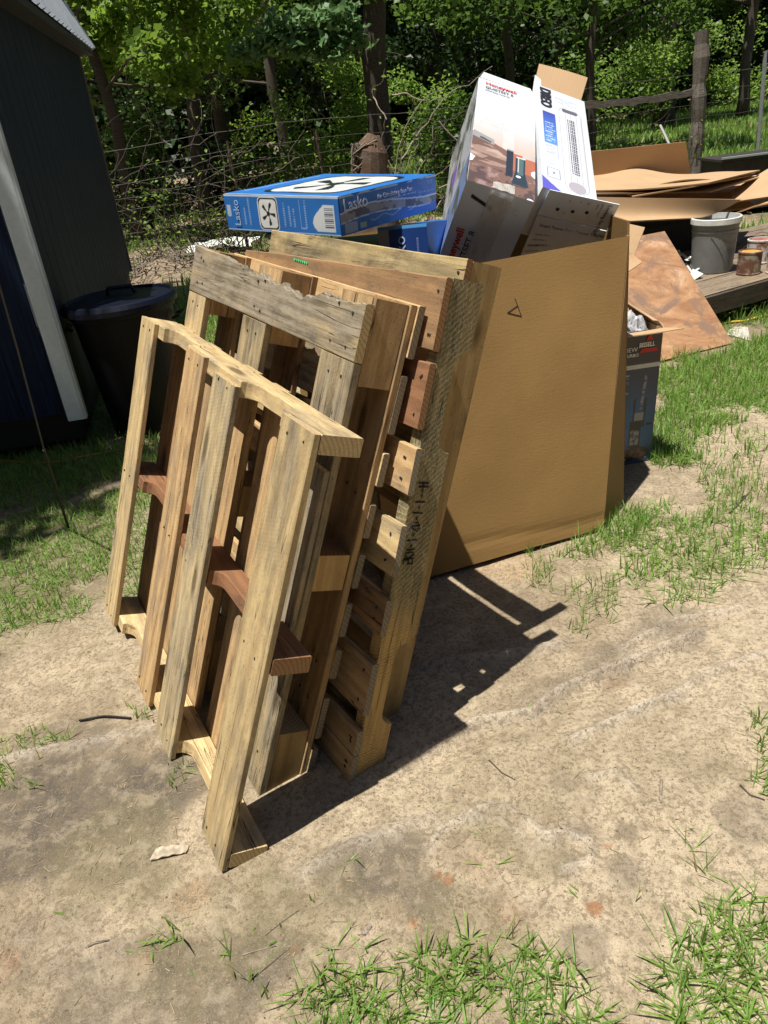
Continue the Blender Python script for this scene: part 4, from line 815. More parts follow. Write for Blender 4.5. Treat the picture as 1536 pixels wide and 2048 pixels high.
paintcan(1496, 547, .075, .15, 'rusty brown paint can with an orange rusted lid, right of the bucket', rust('rusty_can', (.13, .05, .03), (.16, .075, .045), (.28, .27, .2)), rust('rust_lid', (.4, .17, .03), (.5, .25, .05), (.42, .3, .1)), 1)
paintcan(1516, 524, .085, .16, 'red lidded paint can standing behind the rusty one', rust('white_can', (.55, .54, .5), (.6, .58, .55), (.25, .1, .05)), rust('red_lid', (.22, .07, .06), (.28, .1, .08), (.4, .2, .15)), 2)
paintcan(1556, 545, .075, .14, 'white and orange paint can cut by the right edge of the photo', rust('orange_can', (.5, .2, .08), (.6, .55, .5), (.6, .57, .52)), rust('pale_lid', (.3, .3, .32), (.4, .4, .42), (.3, .2, .15)), 3)
# white scraps beside the bucket
mb = MB(); rs = random.Random(3)
pts = []
for px, py, z0 in [(1354, 505, .09), (1364, 512, .06), (1376, 520, .06), (1388, 524, .04), (1376, 534, .02), (1392, 543, .02)]:
    p = at(px, py, DZ+z0); pts += [p+np.array([rs.uniform(-.025, .025), rs.uniform(-.025, .025), rs.uniform(-.01, .02)]) for _ in range(5)]
mb.tube(pts, .009, 6)
o = mb.build('pipe_scraps', WHP, None, smooth=True); tag(o, 'white tangled plastic scraps between the plywood and the bucket', 'scraps')
o = slab('vinyl_offcut', [at(1378, 553, DZ+.004), at(1389, 560, DZ+.004), at(1407, 548, DZ+.03), at(1386, 538, DZ+.04)], .004, WHP, None, 4, 4); tag(o, 'white plastic offcut at the platform edge left of the bucket', 'offcut')
# heap of flattened cardboard
def sheet(label, pts, mat=CARD2, disp=None, th=.009, name='cardboard_sheet'):
    o = slab(name, [atd(q[0], q[1], q[2]*1.15) for q in pts], th, mat, None, 24, 16, disp, CARD_E); return tag(o, label, 'cardboard', 'flattened cardboard heaped on the platform')
sheet('upright cardboard panel at the back of the heap', [(1150, 420, 5.9), (1385, 372, 6.1), (1372, 284, 6.0), (1150, 305, 5.8)], disp=lambda U, V: .01*np.sin(U*5))
sheet('bent cardboard sheet with a raised middle, topmost of the heap', [(1150, 382, 4.95), (1418, 366, 5.1), (1520, 341, 6.0), (1180, 352, 5.9)], disp=lambda U, V: .05*np.exp(-((U-.28)/.16)**2)*V-.015*np.sin(U*3.1))
sheet('folded cardboard flap under the topmost sheet', [(1265, 394, 4.98), (1410, 369, 5.1), (1500, 352, 5.9), (1230, 372, 5.8)])
sheet('cardboard sheet with a dark edge in the middle of the heap', [(1190, 388, 4.93), (1420, 384, 5.2), (1536, 350, 6.1), (1200, 372, 5.8)])
sheet('curved cardboard trough with a pointed right end over the bucket', [(1225, 445, 4.75), (1400, 436, 5.1), (1482, 399, 5.2), (1190, 394, 4.85)], disp=lambda U, V: -.06*np.sin(V*math.pi)*(1-U*.5))
sheet('open cardboard box side sloping down at the right edge of the photo', [(1462, 405, 5.5), (1600, 300+85, 5.6), (1600, 300, 6.2), (1464, 382, 5.9)])
sheet('shaded cardboard panel behind the bucket', [(1330, 440, 5.6), (1512, 413, 5.7), (1466, 384, 5.9), (1340, 396, 5.7)])
sheet('cardboard box wall slanting beneath the right-hand sheet', [(1440, 438, 5.55), (1570, 385, 5.6), (1600, 395, 5.55), (1510, 412, 5.5)])
sheet('flattened carton buried deep inside the cardboard heap', [(1180, 432, 5.5), (1470, 408, 5.75), (1500, 352, 6.3), (1180, 370, 6.0)])
sheet('short cardboard flap poking out between the two upper sheets', [(1290, 378, 5.2), (1440, 362, 5.4), (1512, 346, 6.1), (1330, 362, 5.9)], disp=lambda U, V: .03*np.sin(U*3.1))
# dark crate added to fill in the heap's shadow and hold it up
c0 = aty(1215, 480, 5.75); cx_ = aty(1392, 470, 6.0)
KR = empty('heap_shade_crate', 'added dark crate standing in for the shadow beneath the heap of cardboard', 'crate', mat4=frame((c0[0], 5.75, 0), unit((cx_-[c0[0], 5.75, cx_[2]])*[1, 1, 0]), np.cross((0, 0, 1), unit((cx_-[c0[0], 5.75, cx_[2]])*[1, 1, 0])), (0, 0, 1)))
KM = plain('heap_shade_dark', (.014, .013, .012), .7, noise=.3); mb = MB(); mb.box((0, 0, .0), (.98, .55, .42)); mb.build('crate_body', KM, KR)
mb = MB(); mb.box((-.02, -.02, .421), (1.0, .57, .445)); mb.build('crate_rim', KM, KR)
# dark table box far right
c0 = at(1440, 358, .4); TB = empty('dark_cabinet', 'low dark cabinet with a pale top edge beyond the cardboard at the right', 'cabinet', loc=(c0[0], c0[1], 0))
zt = .40
pt = aty(1438, 316, c0[1]); H2 = pt[2]
DKM = plain('dark_cabinet_wood', (.035, .028, .025), .6, noise=.3, nscale=12); mb = MB(); mb.box((0, 0, .05), (1.6, .5, H2-.05)); mb.build('cabinet_body', DKM, TB)
mb = MB(); mb.box((-.03, -.03, H2-.045), (1.63, .55, H2-.02)); mb.build('lid', DKM, TB)
mb = MB(); mb.box((-.01, -.035, H2-.019), (1.6, -.005, H2)); mb.build('top_trim', plain('pale_trim', (.3, .36, .33), .5), TB)
# extension cords, hose, rod
def cable(name, label, cat, pts, r, mat, seg=6, group=None):
    P = []
    for i, q in enumerate(pts): P.append(np.array(q))
    P = np.array(P); t_ = np.linspace(0, len(P)-1, len(P)*8); k = np.arange(len(P)); Q = np.stack([np.interp(t_, k, P[:, j]) for j in range(3)], 1)
    ker = np.ones(7)/7; Qs = Q.copy()
    for j in range(3): Qs[3:-3, j] = np.convolve(Q[:, j], ker, 'valid')
    mb = MB(); mb.tube(Qs, r, seg); o = mb.build(name, mat, None, smooth=True); return tag(o, label, cat, group)
YEL = plain('yellow_rubber', (.6, .42, .03), .5); ORG = plain('orange_rubber', (.42, .2, .03), .5)
def gp(px, py, r=0): p = at(px, py, 0); p = at(px, py, gz(p[0], p[1])+r); return p
cable('extension_cord', 'yellow extension cord on the grass in front of the platform', 'cord', [gp(1425, 656, .012), gp(1440, 647, .012), gp(1465, 643, .014), gp(1490, 642, .012), gp(1515, 634, .014), gp(1545, 629, .012)], .006, YEL)
cable('extension_cord', 'dull orange cord crossing the shaded grass below the shed', 'cord', [gp(-30, 920, .015), gp(20, 923, .015), gp(70, 926, .015), gp(120, 924, .02), gp(160, 914, .02), gp(195, 908, .02), gp(250, 898, .012), (gp(310, 886, .012))], .006, ORG)
cable('black_hose', 'thin black hose end lying on the dirt left of the pallets', 'hose', [gp(158, 1441, .006), gp(180, 1437, .008), gp(205, 1432, .006), gp(228, 1433, .008), gp(262, 1436, .006)], .003, BLACK)
r0 = gp(137, 1057); r1 = atd(88, 900, 2.95); r2 = atd(35, 700, 2.75); r3 = atd(-30, 470, 2.6)
mb = MB(); mb.tube([r0+(r0-r1)*.02, r1], .0045, 6); RD = empty('garden_stake', 'thin black metal stake leaning up from the shaded grass', 'stake', loc=tuple(r0)); o = MB(); o.tube(rel(RD, r0-[0, 0, .02], r1), .0055, 6); o.build('stake_tip', BLACK, RD); o = MB(); o.tube(rel(RD, r1, r2, r3), .0028, 6); o.build('stake_shaft', plain('dark_metal', (.05, .05, .055), .4, metal=.6), RD)

# ------------------------------------------------------------------ shed
nb = at(166, 828, .2); fb = at(263, 548, .25); wd = unit((fb-nb)*[1, 1, 0]); WL = np.linalg.norm((fb-nb)[:2]); inw = np.array([-wd[1], wd[0], 0])   # inward = left
upv = unit(np.array([0, 0, 1.])+inw*-.045)
SH = empty('garden_shed', 'dark navy wooden shed with pale corner trim and a light metal roof', 'shed', mat4=frame((nb[0], nb[1], 0), wd, inw, upv-wd*np.dot(upv, wd)))
m, t, b = newmat('navy_siding'); g = NG(t); tc = g.n('ShaderNodeTexCoord'); v = tc.outputs['Object']
wv = g.n('ShaderNodeTexWave', wave_type='BANDS', bands_direction='X'); g.l(g.vadd(v, (0, 0, 0)), wv.inputs[0]); wv.inputs['Scale'].default_value = 1/.2*math.pi*.1*2; 
gn = g.noise(g.vmul(v, (70, 70, 3)), 1, 5, .6); c = g.mix(g.ramp(gn, [(.4, 0), (.62, 1)]), (.003, .010, .032), (.009, .022, .06)); g.l(c, b.inputs['Base Color']); b.inputs['Roughness'].default_value = .65; b.inputs['Specular IOR Level'].default_value = .2; g.l(g.bump(gn, .7, .004), b.inputs['Normal']); SID = m
m, t, b = newmat('charcoal_siding'); g = NG(t); tc = g.n('ShaderNodeTexCoord'); v = tc.outputs['Object']
gn = g.noise(g.vmul(v, (60, 60, 2.2)), 1, 5, .65); c = g.mix(g.ramp(gn, [(.4, 0), (.62, 1)]), (.009, .015, .030), (.028, .040, .068)); g.l(c, b.inputs['Base Color']); b.inputs['Roughness'].default_value = .65; b.inputs['Specular IOR Level'].default_value = .2; g.l(g.bump(gn, .8, .005), b.inputs['Normal']); SIDC = m
WH = 2.02
mb = MB(); x = .09
while x < WL-.03:
    x2 = min(x+.203, WL-.02); mb.box((x, 0, .22), (x2-.008, .02, 2.0+.2)); mb.box((x2-.008, .006, .22), (x2, .02, 2.2)); x = x2
mb.build('side_wall', SIDC, SH)
mb = MB(); x = .02; 
mb2 = MB(); y = .10
while y < 2.4: mb2.box((.0, y, .22), (.02, y+.19, 2.6)); mb2.box((.006, y+.19, .22), (.02, y+.2, 2.6)); y += .2
mb2.build('front_wall', SID, SH)
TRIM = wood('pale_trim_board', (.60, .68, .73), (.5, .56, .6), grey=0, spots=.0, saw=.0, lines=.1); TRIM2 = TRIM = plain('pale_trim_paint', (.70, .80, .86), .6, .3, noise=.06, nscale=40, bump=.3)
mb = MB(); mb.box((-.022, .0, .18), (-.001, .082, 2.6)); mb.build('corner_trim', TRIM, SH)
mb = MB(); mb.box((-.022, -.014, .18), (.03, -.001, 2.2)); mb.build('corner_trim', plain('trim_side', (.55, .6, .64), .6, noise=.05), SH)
mb = MB(); mb.box((WL-.02, -.012, .2), (WL+.02, .02, 2.2)); mb.build('corner_trim', plain('brown_trim', (.2, .16, .13), .7), SH)
mb = MB(); mb.box((.03, .03, .06), (WL-.02, 2.4, .21)); mb.build('floor_skid', BLACK, SH)
mb = MB(); mb.box((WL-.03, .02, .2), (WL-.01, 2.4, 3.2)); mb.build('back_wall', SIDC, SH)
# steep lower roof panel with ribs
MET = plain('pale_metal_roof', (.72, .76, .80), .35, .5, .4, noise=.08, nscale=6)
mb = MB(); e0 = np.array([-.05, -.13, 2.17]); e1 = np.array([-.05, .42, 3.35]); L = WL+.16
nrm2 = unit(np.cross([1, 0, 0], e1-e0)); nrm2 = -nrm2 if nrm2[1] > 0 else nrm2
xx = 0
while xx < L-.001:
    w1 = min(.2, L-xx)
    a_, b_ = np.array([xx-.05, 0, 0])+[0, e0[1], e0[2]], np.array([xx-.05, 0, 0])+[0, e1[1], e1[2]]
    V = []
    for (dx, hgt) in [(0, .022), (.02, .022), (.035, 0), (w1-.015, 0), (w1, .022)]:
        V.append(a_+[dx, 0, 0]+nrm2*hgt); V.append(b_+[dx, 0, 0]+nrm2*hgt)
    mb.add(V, [(2*i, 2*i+2, 2*i+3, 2*i+1) for i in range(4)]); xx += w1
mb.build('roof_panel', MET, SH)
mb = MB(); mb.box((-.05, -.12, 2.12), (WL+.10, -.005, 2.165)); mb.build('eave_board', plain('dark_eave', (.03, .03, .035), .6), SH)
mb = MB(); u2 = (e1-e0); P0 = np.array([WL+.10, e0[1], e0[2]]); mb.add([P0+nrm2*.03, P0+u2+nrm2*.03, P0+u2-nrm2*.08, P0-nrm2*.08, P0+nrm2*.03-[.07, 0, 0], P0+u2+nrm2*.03-[.07, 0, 0], P0+u2-nrm2*.08-[.07, 0, 0], P0-nrm2*.08-[.07, 0, 0]], [(0, 1, 2, 3), (4, 7, 6, 5), (0, 4, 5, 1), (1, 5, 6, 2), (2, 6, 7, 3), (3, 7, 4, 0)]); mb.build('rake_trim', MET, SH)
mb = MB(); mb.add([e1, e1+[L, 0, 0], e1+[L, 1.0, .55], e1+[0, 1.0, .55]], [(0, 1, 2, 3)]); mb.build('upper_roof', MET, SH)

# trash can
tc0 = at(243, 880, 0); TC = empty('trash_can', 'round dark trash can with a lid, in the shade beside the shed', 'trash can', loc=(tc0[0]+.14, tc0[1]+.2, 0))
TC.scale = (1.06, 1.06, 1.0)
BKP = plain('black_plastic', (.003, .0035, .005), .5, .25, noise=.2); BLP = plain('navy_lid_plastic', (.003, .005, .014), .4, .3, noise=.15)
mb = MB(); mb.lathe([(0, .0), (.2, .0), (.205, .02), (.25, .66), (.265, .665), (.268, .69), (.25, .695), (.24, .5), (0, .05)], 48); mb.build('can_body', BKP, TC)
mb = MB(); mb.lathe([(.27, .685), (.285, .69), (.285, .715), (.275, .735), (.262, .74), (.255, .725), (.2, .73), (0, .745)], 48); mb.build('lid', BLP, TC)
mb = MB(); mb.tube([(-.07, .05, .74), (-.06, .05, .775), (.06, .05, .775), (.07, .05, .74)], .011, 8); mb.build('lid_handle', BLP, TC)
for sx_ in (-1, 1):
    mb = MB(); mb.tube([(sx_*.255, -.06, .6), (sx_*.29, -.06, .61), (sx_*.29, .06, .61), (sx_*.255, .06, .6)], .009, 8); mb.build('side_handle', BKP, TC)

# ------------------------------------------------------------------ vegetation helpers
def leaf_quads(C, size, r, asp=.62, up=.5, bend=.25):
    n = len(C); A = r.normal(size=(n, 3)); A[:, 2] *= .55; A /= np.linalg.norm(A, axis=1)[:, None]
    N = r.normal(size=(n, 3)); N[:, 2] = np.abs(N[:, 2])+up; B = np.cross(N, A); B /= np.linalg.norm(B, axis=1)[:, None]+1e-9; N = np.cross(A, B)
    s = size*r.uniform(.6, 1.3, n)[:, None] if np.isscalar(size) else size[:, None]
    h = N*s*bend
    return np.stack([C-A*s*.5-h*.4, C+B*s*asp*.5+A*s*.06, C+A*s*.5-h, C-B*s*asp*.5+A*s*.06], 1)
def clump_pts(centers, rad, n, r, flat=.6):
    """points in uneven clumps"""
    k = r.integers(0, len(centers), n); D = r.normal(size=(n, 3)); D /= np.linalg.norm(D, axis=1)[:, None]; q = r.random(n)**.45
    P = D*q[:, None]*np.asarray(rad)[k][:, None]; P[:, 2] *= flat; P += r.normal(0, .05, (n, 3)); return np.asarray(centers)[k]+P, k
def crown_mesh(name, centers, rad, n, size, seed, flat=.6):
    r = np.random.default_rng(seed); P, k = clump_pts(centers, rad, n, r, flat)
    base = r.random(len(centers)); tone = np.clip(base[k]*.6+r.random(n)*.5-.05, 0, 1)
    return leaf_quads(P, size, r), tone
def tree(x, y, r0, h, label, cents, rads, n, size, mat, seed, lean=(0, 0), cat='tree', name='broadleaf_tree', limbs=True, group='trees beyond the wire fence', bark=BARK, flat=.6, tz=None):
    rr_ = random.Random(seed); T = empty(name, label, cat, (x, y, 0), group)
    mb = MB(); pts = []; rad = []
    for i in range(13):
        k = i/12; pts.append((lean[0]*k*h+.05*math.sin(i*1.7+seed), lean[1]*k*h+.05*math.cos(i*1.3+seed), -.05+k*h)); rad.append(r0*(1.35 if i == 0 else 1.0)*(1-.6*k)*(1+.05*math.sin(i*2.3)))
    mb.tube(pts, rad, 12)
    if limbs:
        for c in cents[:14]:
            z0 = max(.5, min(h*.9, c[2]-.25*math.hypot(c[0], c[1]))); k = z0/h; p0 = np.array([lean[0]*z0, lean[1]*z0, z0]); c = np.array(c); m1 = (p0*.5+c*.5)+[0, 0, .12*rr_.uniform(-1, 1.5)]
            mb.tube([p0, p0*.7+m1*.3, m1, c], [r0*.3, r0*.22, r0*.15, .012], 6)
    mb.build('trunk', bark, T, smooth=True)
    V, tone = crown_mesh('crown', cents, rads, n, size, seed, flat); quads_obj('crown', V, mat, T, rnd=tone); return T
def rc(r, n, x, y, z, rr=(.5, 1.0)):
    return [(r.uniform(*x), r.uniform(*y), r.uniform(*z)) for _ in range(n)], [r.uniform(*rr) for _ in range(n)]

# far wood closing the view
r = np.random.default_rng(90)
n = 46000; C = np.stack([r.uniform(-26, 52, n), r.uniform(33, 46, n), r.uniform(0, 1, n)**.9*15], 1); C[:, 1] += 2*np.sin(C[:, 0]*.4)
cl = smooth_noise(C[:, 0][None], C[:, 2][None]*1.3+C[:, 1][None]*.3, 2.2, 91, 4)[0]; keep = (cl > .34)
V = leaf_quads(C[keep], .62, r); o = quads_obj('distant_wood', V, LEAF_D, rnd=np.clip(cl[keep]*1.6-.5+r.random(keep.sum())*.3, 0, 1)); tag(o, kind='stuff')
n = 9000; C = np.stack([r.uniform(-30, 56, n), r.uniform(46, 50, n), r.uniform(0, 16, n)], 1); V = leaf_quads(C, 2.0, r, .9); o = quads_obj('deep_wood', V, LEAF_D, rnd=r.random(n)*.3); tag(o, kind='stuff')
n = 15000; th = r.uniform(0, 2*np.pi, n); rr0 = r.uniform(15, 19, n); C = np.stack([rr0*np.cos(th), rr0*np.sin(th)-2, r.uniform(0, 1, n)**.8*13], 1); C = C[(C[:, 1] < 5) & (C[:, 1] < 20-abs(C[:, 0]))]  # unseen leaf ring, added to block low sky and deepen the shadows
V = leaf_quads(C, 1.1, r, .8); o = quads_obj('sky_block_wood', V, LEAF_D, rnd=r.random(len(V))); tag(o, kind='stuff')
# named trees
def wx(px, y, py=250): p = aty(px, py, y); return p[0]
rnd = random.Random(3)
R0 = rnd
def mk(i, px, y, r0, h, label, xr, yr, zr, nc, n, size, mat, rr=(.5, 1.0), lean=(0, 0), **k):
    rd = random.Random(100+i); c, q = rc(rd, nc, xr, yr, zr, rr); return tree(wx(px, y), y, r0, h, label, c, q, n, size, mat, 300+i, lean, **k)
mk(1, 742, 13.2, .21, 9, 'thick dark trunked tree behind the white and blue boxes', (-2.6, 2.4), (-1.5, 2.5), (3.2, 6.5), 26, 8000, .15, LEAF, (.5, 1.1), (.085, 0))
mk(2, 1325, 25, .28, 10, 'straight dark trunk tree on the right, left of the wooden post', (-4, 4), (-3, 3), (3.6, 6.5), 18, 6000, .2, LEAF, (.7, 1.2))
mk(3, 372, 15.5, .13, 8, 'slim dark trunk tree right of the shed', (-2.6, 2.6), (-1.5, 2), (2.4, 6), 30, 8500, .15, LEAF_B, (.4, .9), (.1, 0))
mk(4, 225, 12.4, .1, 7, 'bright leaved tree close beside the shed roof', (-1.3, 1.7), (-1, 1.2), (1.9, 5.5), 30, 9500, .13, LEAF_B, (.3, .65))
mk(5, 1020, 19, .12, 8, 'thin tree behind the bedroom picture box', (-2.5, 2.5), (-2, 2), (2.6, 5.4), 20, 6000, .17, LEAF, (.5, 1.0))
mk(6, 880, 24, .16, 9, 'thin trunk tree with sunlit low leaves in the middle distance', (-3.2, 3), (-2, 2), (2.2, 5.4), 22, 6400, .2, LEAF_D, (.6, 1.2))
mk(7, 560, 21, .15, 9, 'deep shade tree standing left of the thick trunk', (-3.2, 2.0), (0, 3), (2.2, 5.4), 20, 6500, .18, LEAF, (.6, 1.2))
mk(8, 1180, 17, .1, 8, 'leafy tree above the brown carton flap', (-2.5, 2.5), (-2, 2), (2.3, 5.4), 20, 6400, .15, LEAF, (.5, 1.0))
mk(9, 1480, 24, .16, 9, 'tree with fine foliage in the upper right corner of the photo', (-3.5, 3.5), (1, 4), (3.2, 5.8), 20, 6500, .17, LEAF, (.6, 1.0))
mk(10, 90, 18, .2, 9, 'tree hidden behind the shed roof, upper left', (-3, 3.5), (-2, 2), (2.4, 9), 34, 8000, .18, LEAF, (.6, 1.2))
mk(11, 440, 25, .2, 10, 'distant tree in deep shade between the slim trunk and the lit branch', (-4, 4), (-2, 2), (1.5, 9), 36, 8000, .24, LEAF_D, (.8, 1.5))
#mk(12, 700, 30, .2, 10, 'distant tree behind the thick dark trunk', (-4.5, 4.5), (-2, 2), (2.6, 10), 36, 8000, .28, LEAF_D, (.9, 1.6))
mk(13, 1120, 30, .2, 10, 'distant tree far behind the carton flap', (-4.5, 4.5), (-2, 2), (2.2, 10), 36, 8000, .28, LEAF_D, (.9, 1.6))
# lit low limb with broad leaves
TL = bpy.data.objects['broadleaf_tree']
p0 = np.array([TL.location.x-.1, TL.location.y, 2.2]); tips = [aty(px, py, 12.4) for px, py in [(690, 60), (650, 45), (600, 60), (560, 80), (520, 95), (490, 100), (640, 80), (590, 95), (700, 85), (545, 60), (620, 35), (680, 30), (660, 110), (575, 40)]]
mb = MB(); base = np.array(TL.location)
mb.tube([p0-base, tips[0]-base+[.1, .2, -.05], tips[2]-base, tips[4]-base, tips[5]-base], [.04, .03, .02, .012, .006], 6); LM = mb.build('limb', BARK, TL, smooth=True)
V, tone = crown_mesh('x', [t_-base for t_ in tips], [.28]*len(tips), 1500, .14, 7, .35); quads_obj('limb_leaves', V, leafmat('pale_leaf', (.09, .19, .07), (.2, .34, .14), .3), TL, rnd=tone)
# shrubs of the undergrowth
def shrub(i, px, y, w_, h_, label, mat, n, size, zb=.2):
    rd = random.Random(500+i); c, q = rc(rd, 10, (-w_/2, w_/2), (-w_/3, w_/3), (zb, h_), (.16*w_+.1, .3*w_+.12)); x = wx(px, y)
    return tree(x, y, .03, h_*.8, label, c, q, n, size, mat, 600+i, name='leafy_shrub', cat='shrub', group='undergrowth shrubs beyond the fence', flat=.8)
shrub(1, 660, 17, 1.7, 2.5, 'sunlit yellow green shrub left of the thick trunk', LEAF_SUN, 3200, .1, .6)
shrub(2, 560, 15.5, 1.4, 1.6, 'pale green shrub low between the fence and the dark trees', LEAF_B, 2200, .09)
shrub(3, 830, 18, 1.9, 2.1, 'bright shrub seen just left of the bedroom picture box', LEAF_SUN, 2600, .11, .7)
shrub(4, 470, 14, 1.2, 1.0, 'small dark shrub behind the tangled vines', LEAF, 1600, .09)
shrub(5, 840, 12.2, 1.6, 1.1, 'green shrub at the fence just behind the blue fan box', LEAF, 2500, .08)
shrub(6, 1240, 24, 3.5, 2.2, 'sunlit bush left of the straight right-hand trunk', LEAF_SUN, 3000, .14, 1.0)
shrub(7, 1400, 32, 3.6, 2.9, 'sunlit bush behind the wooden fence post', LEAF_SUN, 3000, .14)
shrub(9, 260, 13, 1.3, 1.6, 'shrub with mixed leaves just right of the shed wall', LEAF, 2600, .09)
shrub(10, 1110, 21, 2.0, 1.9, 'bush behind the brown carton flap', LEAF, 2200, .12)
shrub(11, 350, 16.5, 1.6, 1.5, 'bush at the foot of the slim trunk', LEAF_D, 2200, .12)
shrub(12, 930, 17, 1.6, 1.5, 'bush half hidden by the bedroom picture box', LEAF, 2200, .1)
# overhanging oak whose shade covers the shed side of the yard
rd = random.Random(77); c = []; q = []
for i in range(46):
    gx_, gy_ = rd.uniform(-3.6, -1.15), rd.uniform(1.7, 6.2); z = rd.uniform(5.2, 7.5)
    if gx_ > -1.75 and gy_ < 2.35: continue
    if gx_ > -1.25-.06*(gy_-2): continue
    c.append((gx_-.204*z+7.5, gy_-.138*z-2.5, z)); q.append(rd.uniform(.35, .62))
tree(-7.5, 2.5, .28, 7.5, 'overhanging oak beside the shed shading the left side of the yard', c, q, 11000, .13, LEAF, 55, (.05, 0), group=None, limbs=True)

# ------------------------------------------------------------------ wire fence
FA = np.array([-6.0, 9.2]); FB = np.array([9.5, 11.9]); fdv = (FB-FA)/np.linalg.norm(FB-FA); FL = np.linalg.norm(FB-FA)
FE = empty('wire_fence', 'long rusty woven wire fence with a weathered post and top rail', 'fence', (FA[0], FA[1], 0))
def fpt(s, z, off=0): return np.array([fdv[0]*s-fdv[1]*off, fdv[1]*s+fdv[0]*off, z])
mb = MB(); r = np.random.default_rng(44)
def sag(s, z): return z+.03*math.sin(s*1.3+z)*(z/1.5)-.05*math.sin(s*.52)**2*(z/1.5)
for z in [.06, .16, .26, .38, .5, .63, .77, .92, 1.08, 1.24, 1.45]:
    mb.tube([fpt(s, sag(s, z)+r.normal(0, .006), r.normal(0, .01)) for s in np.arange(0, FL, .3)], .0022 if z < 1.3 else .0032, 3)
for s in np.arange(.1, FL, .155):
    j = r.normal(0, .006); mb.tube([fpt(s+j+r.normal(0, .006), sag(s, z), r.normal(0, .01)) for z in (.03, .3, .6, .9, 1.24)], .0017, 3)
mb.build('wire_mesh', WIRE, FE)
def fence_s(px): # arc length where the column px meets the fence
    best = min(np.arange(0, FL, .05), key=lambda s: abs(proj(np.array([FA[0], FA[1], 0])+fpt(s, 1.0))[0]-px)); return best
def woodpost(px, w_, h_, mat, nm='post', lean=0):
    s = fence_s(px); mb = MB(); k = 14; pts = [fpt(s+lean*z+.006*math.sin(z*9), z, .05) for z in np.linspace(-.05, h_, k)]; mb.tube(pts, [w_*(1+.08*math.sin(i*1.9)+.05*math.sin(i*4.1)) for i in range(k)], 9); return mb.build(nm, mat, FE)
woodpost(1404, .095, 1.93, OLDPOST, lean=-.035)
for px in (470, 640, 1000): woodpost(px, .018, 1.35, plain('rusty_steel', (.1, .06, .045), .8, noise=.4), 't_post')
s0, s1 = fence_s(1165), fence_s(1402); mb = MB(); n = 12
P = [fpt(s0+(s1-s0)*k/n, 1.24-.03*math.sin(k/n*3)+.01*math.sin(k*2.3), .06) for k in range(n+1)]; V = []
for i, p in enumerate(P):
    for dy, dz in ((-.02, -.042), (.02, -.042), (.02, .042), (-.02, .042)): V.append(p+[-fdv[1]*dy, fdv[0]*dy, dz*(1+.1*math.sin(i*1.7))])
mb.add(V, [(i*4+k, i*4+(k+1) % 4, i*4+4+(k+1) % 4, i*4+4+k) for i in range(n) for k in range(4)]+[(0, 1, 2, 3)]); mb.build('rail', OLDPOST, FE)
p = at(1514, 322, 0); pb = aty(1514, 330, 12.6); pb[2] = 0
PP = empty('metal_pipe', 'thin galvanised pipe standing upright at the far right', 'pipe', tuple(pb)); pt_ = aty(1531, 104, 12.6)
mb = MB(); mb.tube(rel(PP, pb, pt_), .03, 8); mb.build('tube', plain('galvanised_pipe', (.35, .37, .38), .45, metal=.4), PP); mb = MB(); mb.tube(rel(PP, pt_+[-.04, 0, -.01], pt_+[.30, 0, .06]), .02, 6); mb.build('elbow', WIRE, PP)
q0, q1 = aty(1320, 250, 10.4), aty(1336, 284, 10.3); mb = MB(); mb.tube([q0, q1+(q1-q0)*.6], .018, 5); o = mb.build('leaning_lath', plain('white_lath', (.5, .5, .47), .7), None); tag(o, 'short white lath leaning against the fence below the top rail', 'lath')
# vines, saplings and dead sticks along the fence
def vine(label, px, w_, h_, n, seed, y=None, th=.006, mat=VINEM, up=.75, name='dead_vine', leaves=0, cat='vine'):
    rr = np.random.default_rng(seed); s = fence_s(px); b0 = np.array([FA[0], FA[1], 0])+fpt(s, 0, .06 if y is None else y); T = empty(name, label, cat, tuple(b0), 'vines and saplings along the fence'); mb = MB(); LP = []
    for i in range(n):
        p = np.array([rr.uniform(-w_, w_)*.5, rr.uniform(-.12, .12), 0 if i < n*.6 else rr.uniform(.3, h_)]); d = unit([rr.normal(0, .5), rr.normal(0, .3), up if i < n*.6 else rr.normal(0, .5)]); pts = [p.copy()]; L = rr.uniform(.5, 1.1)*h_; m_ = 14
        for k in range(m_):
            d = unit(d+rr.normal(0, .28, 3)*[1, .5, 1]+[0, 0, -.04 if p[2] > h_ else .05]); p = p+d*L/m_; p[2] = max(p[2], .02); p[1] = np.clip(p[1], -.3, .3); pts.append(p.copy())
        LP += pts[3:]; mb.tube(pts, [th*(1-.7*k/m_)*rr.uniform(.7, 1.2) for k in range(m_+1)], 4)
    mb.build('stems', mat, T)
    if leaves:
        LP = np.array(LP); C = LP[rr.integers(0, len(LP), leaves)]+rr.normal(0, .07, (leaves, 3)); quads_obj('leaves', leaf_quads(C, .06, rr), LEAF_B, T, rnd=rr.random(leaves))
vine('tangle of bare pale vines curling over the fence right of the shed', 380, 1.3, 1.5, 42, 1, leaves=90)
vine('thicket of dark saplings on the fence nearest the shed', 265, 1.3, 1.5, 44, 2, mat=BARK, leaves=260)
vine('upright dark sapling stems above the left end of the fan box', 450, .9, 1.3, 26, 3, mat=BARK, leaves=70)
vine('brown twigs woven into the fence left of the old stump', 600, 1.8, 1.1, 44, 4, leaves=110)
vine('curled bleached branches arching beside the bedroom picture box', 850, 1.0, 1.65, 20, 5, th=.011, mat=TWIG, leaves=160)
vine('dry vine stems hanging on the fence behind the fan box', 800, 1.0, 1.2, 26, 6, leaves=160)
vine('thin dry stems low on the fence right of the slatted picture box', 1230, 2.2, 1.0, 40, 7, mat=BARK, leaves=260)
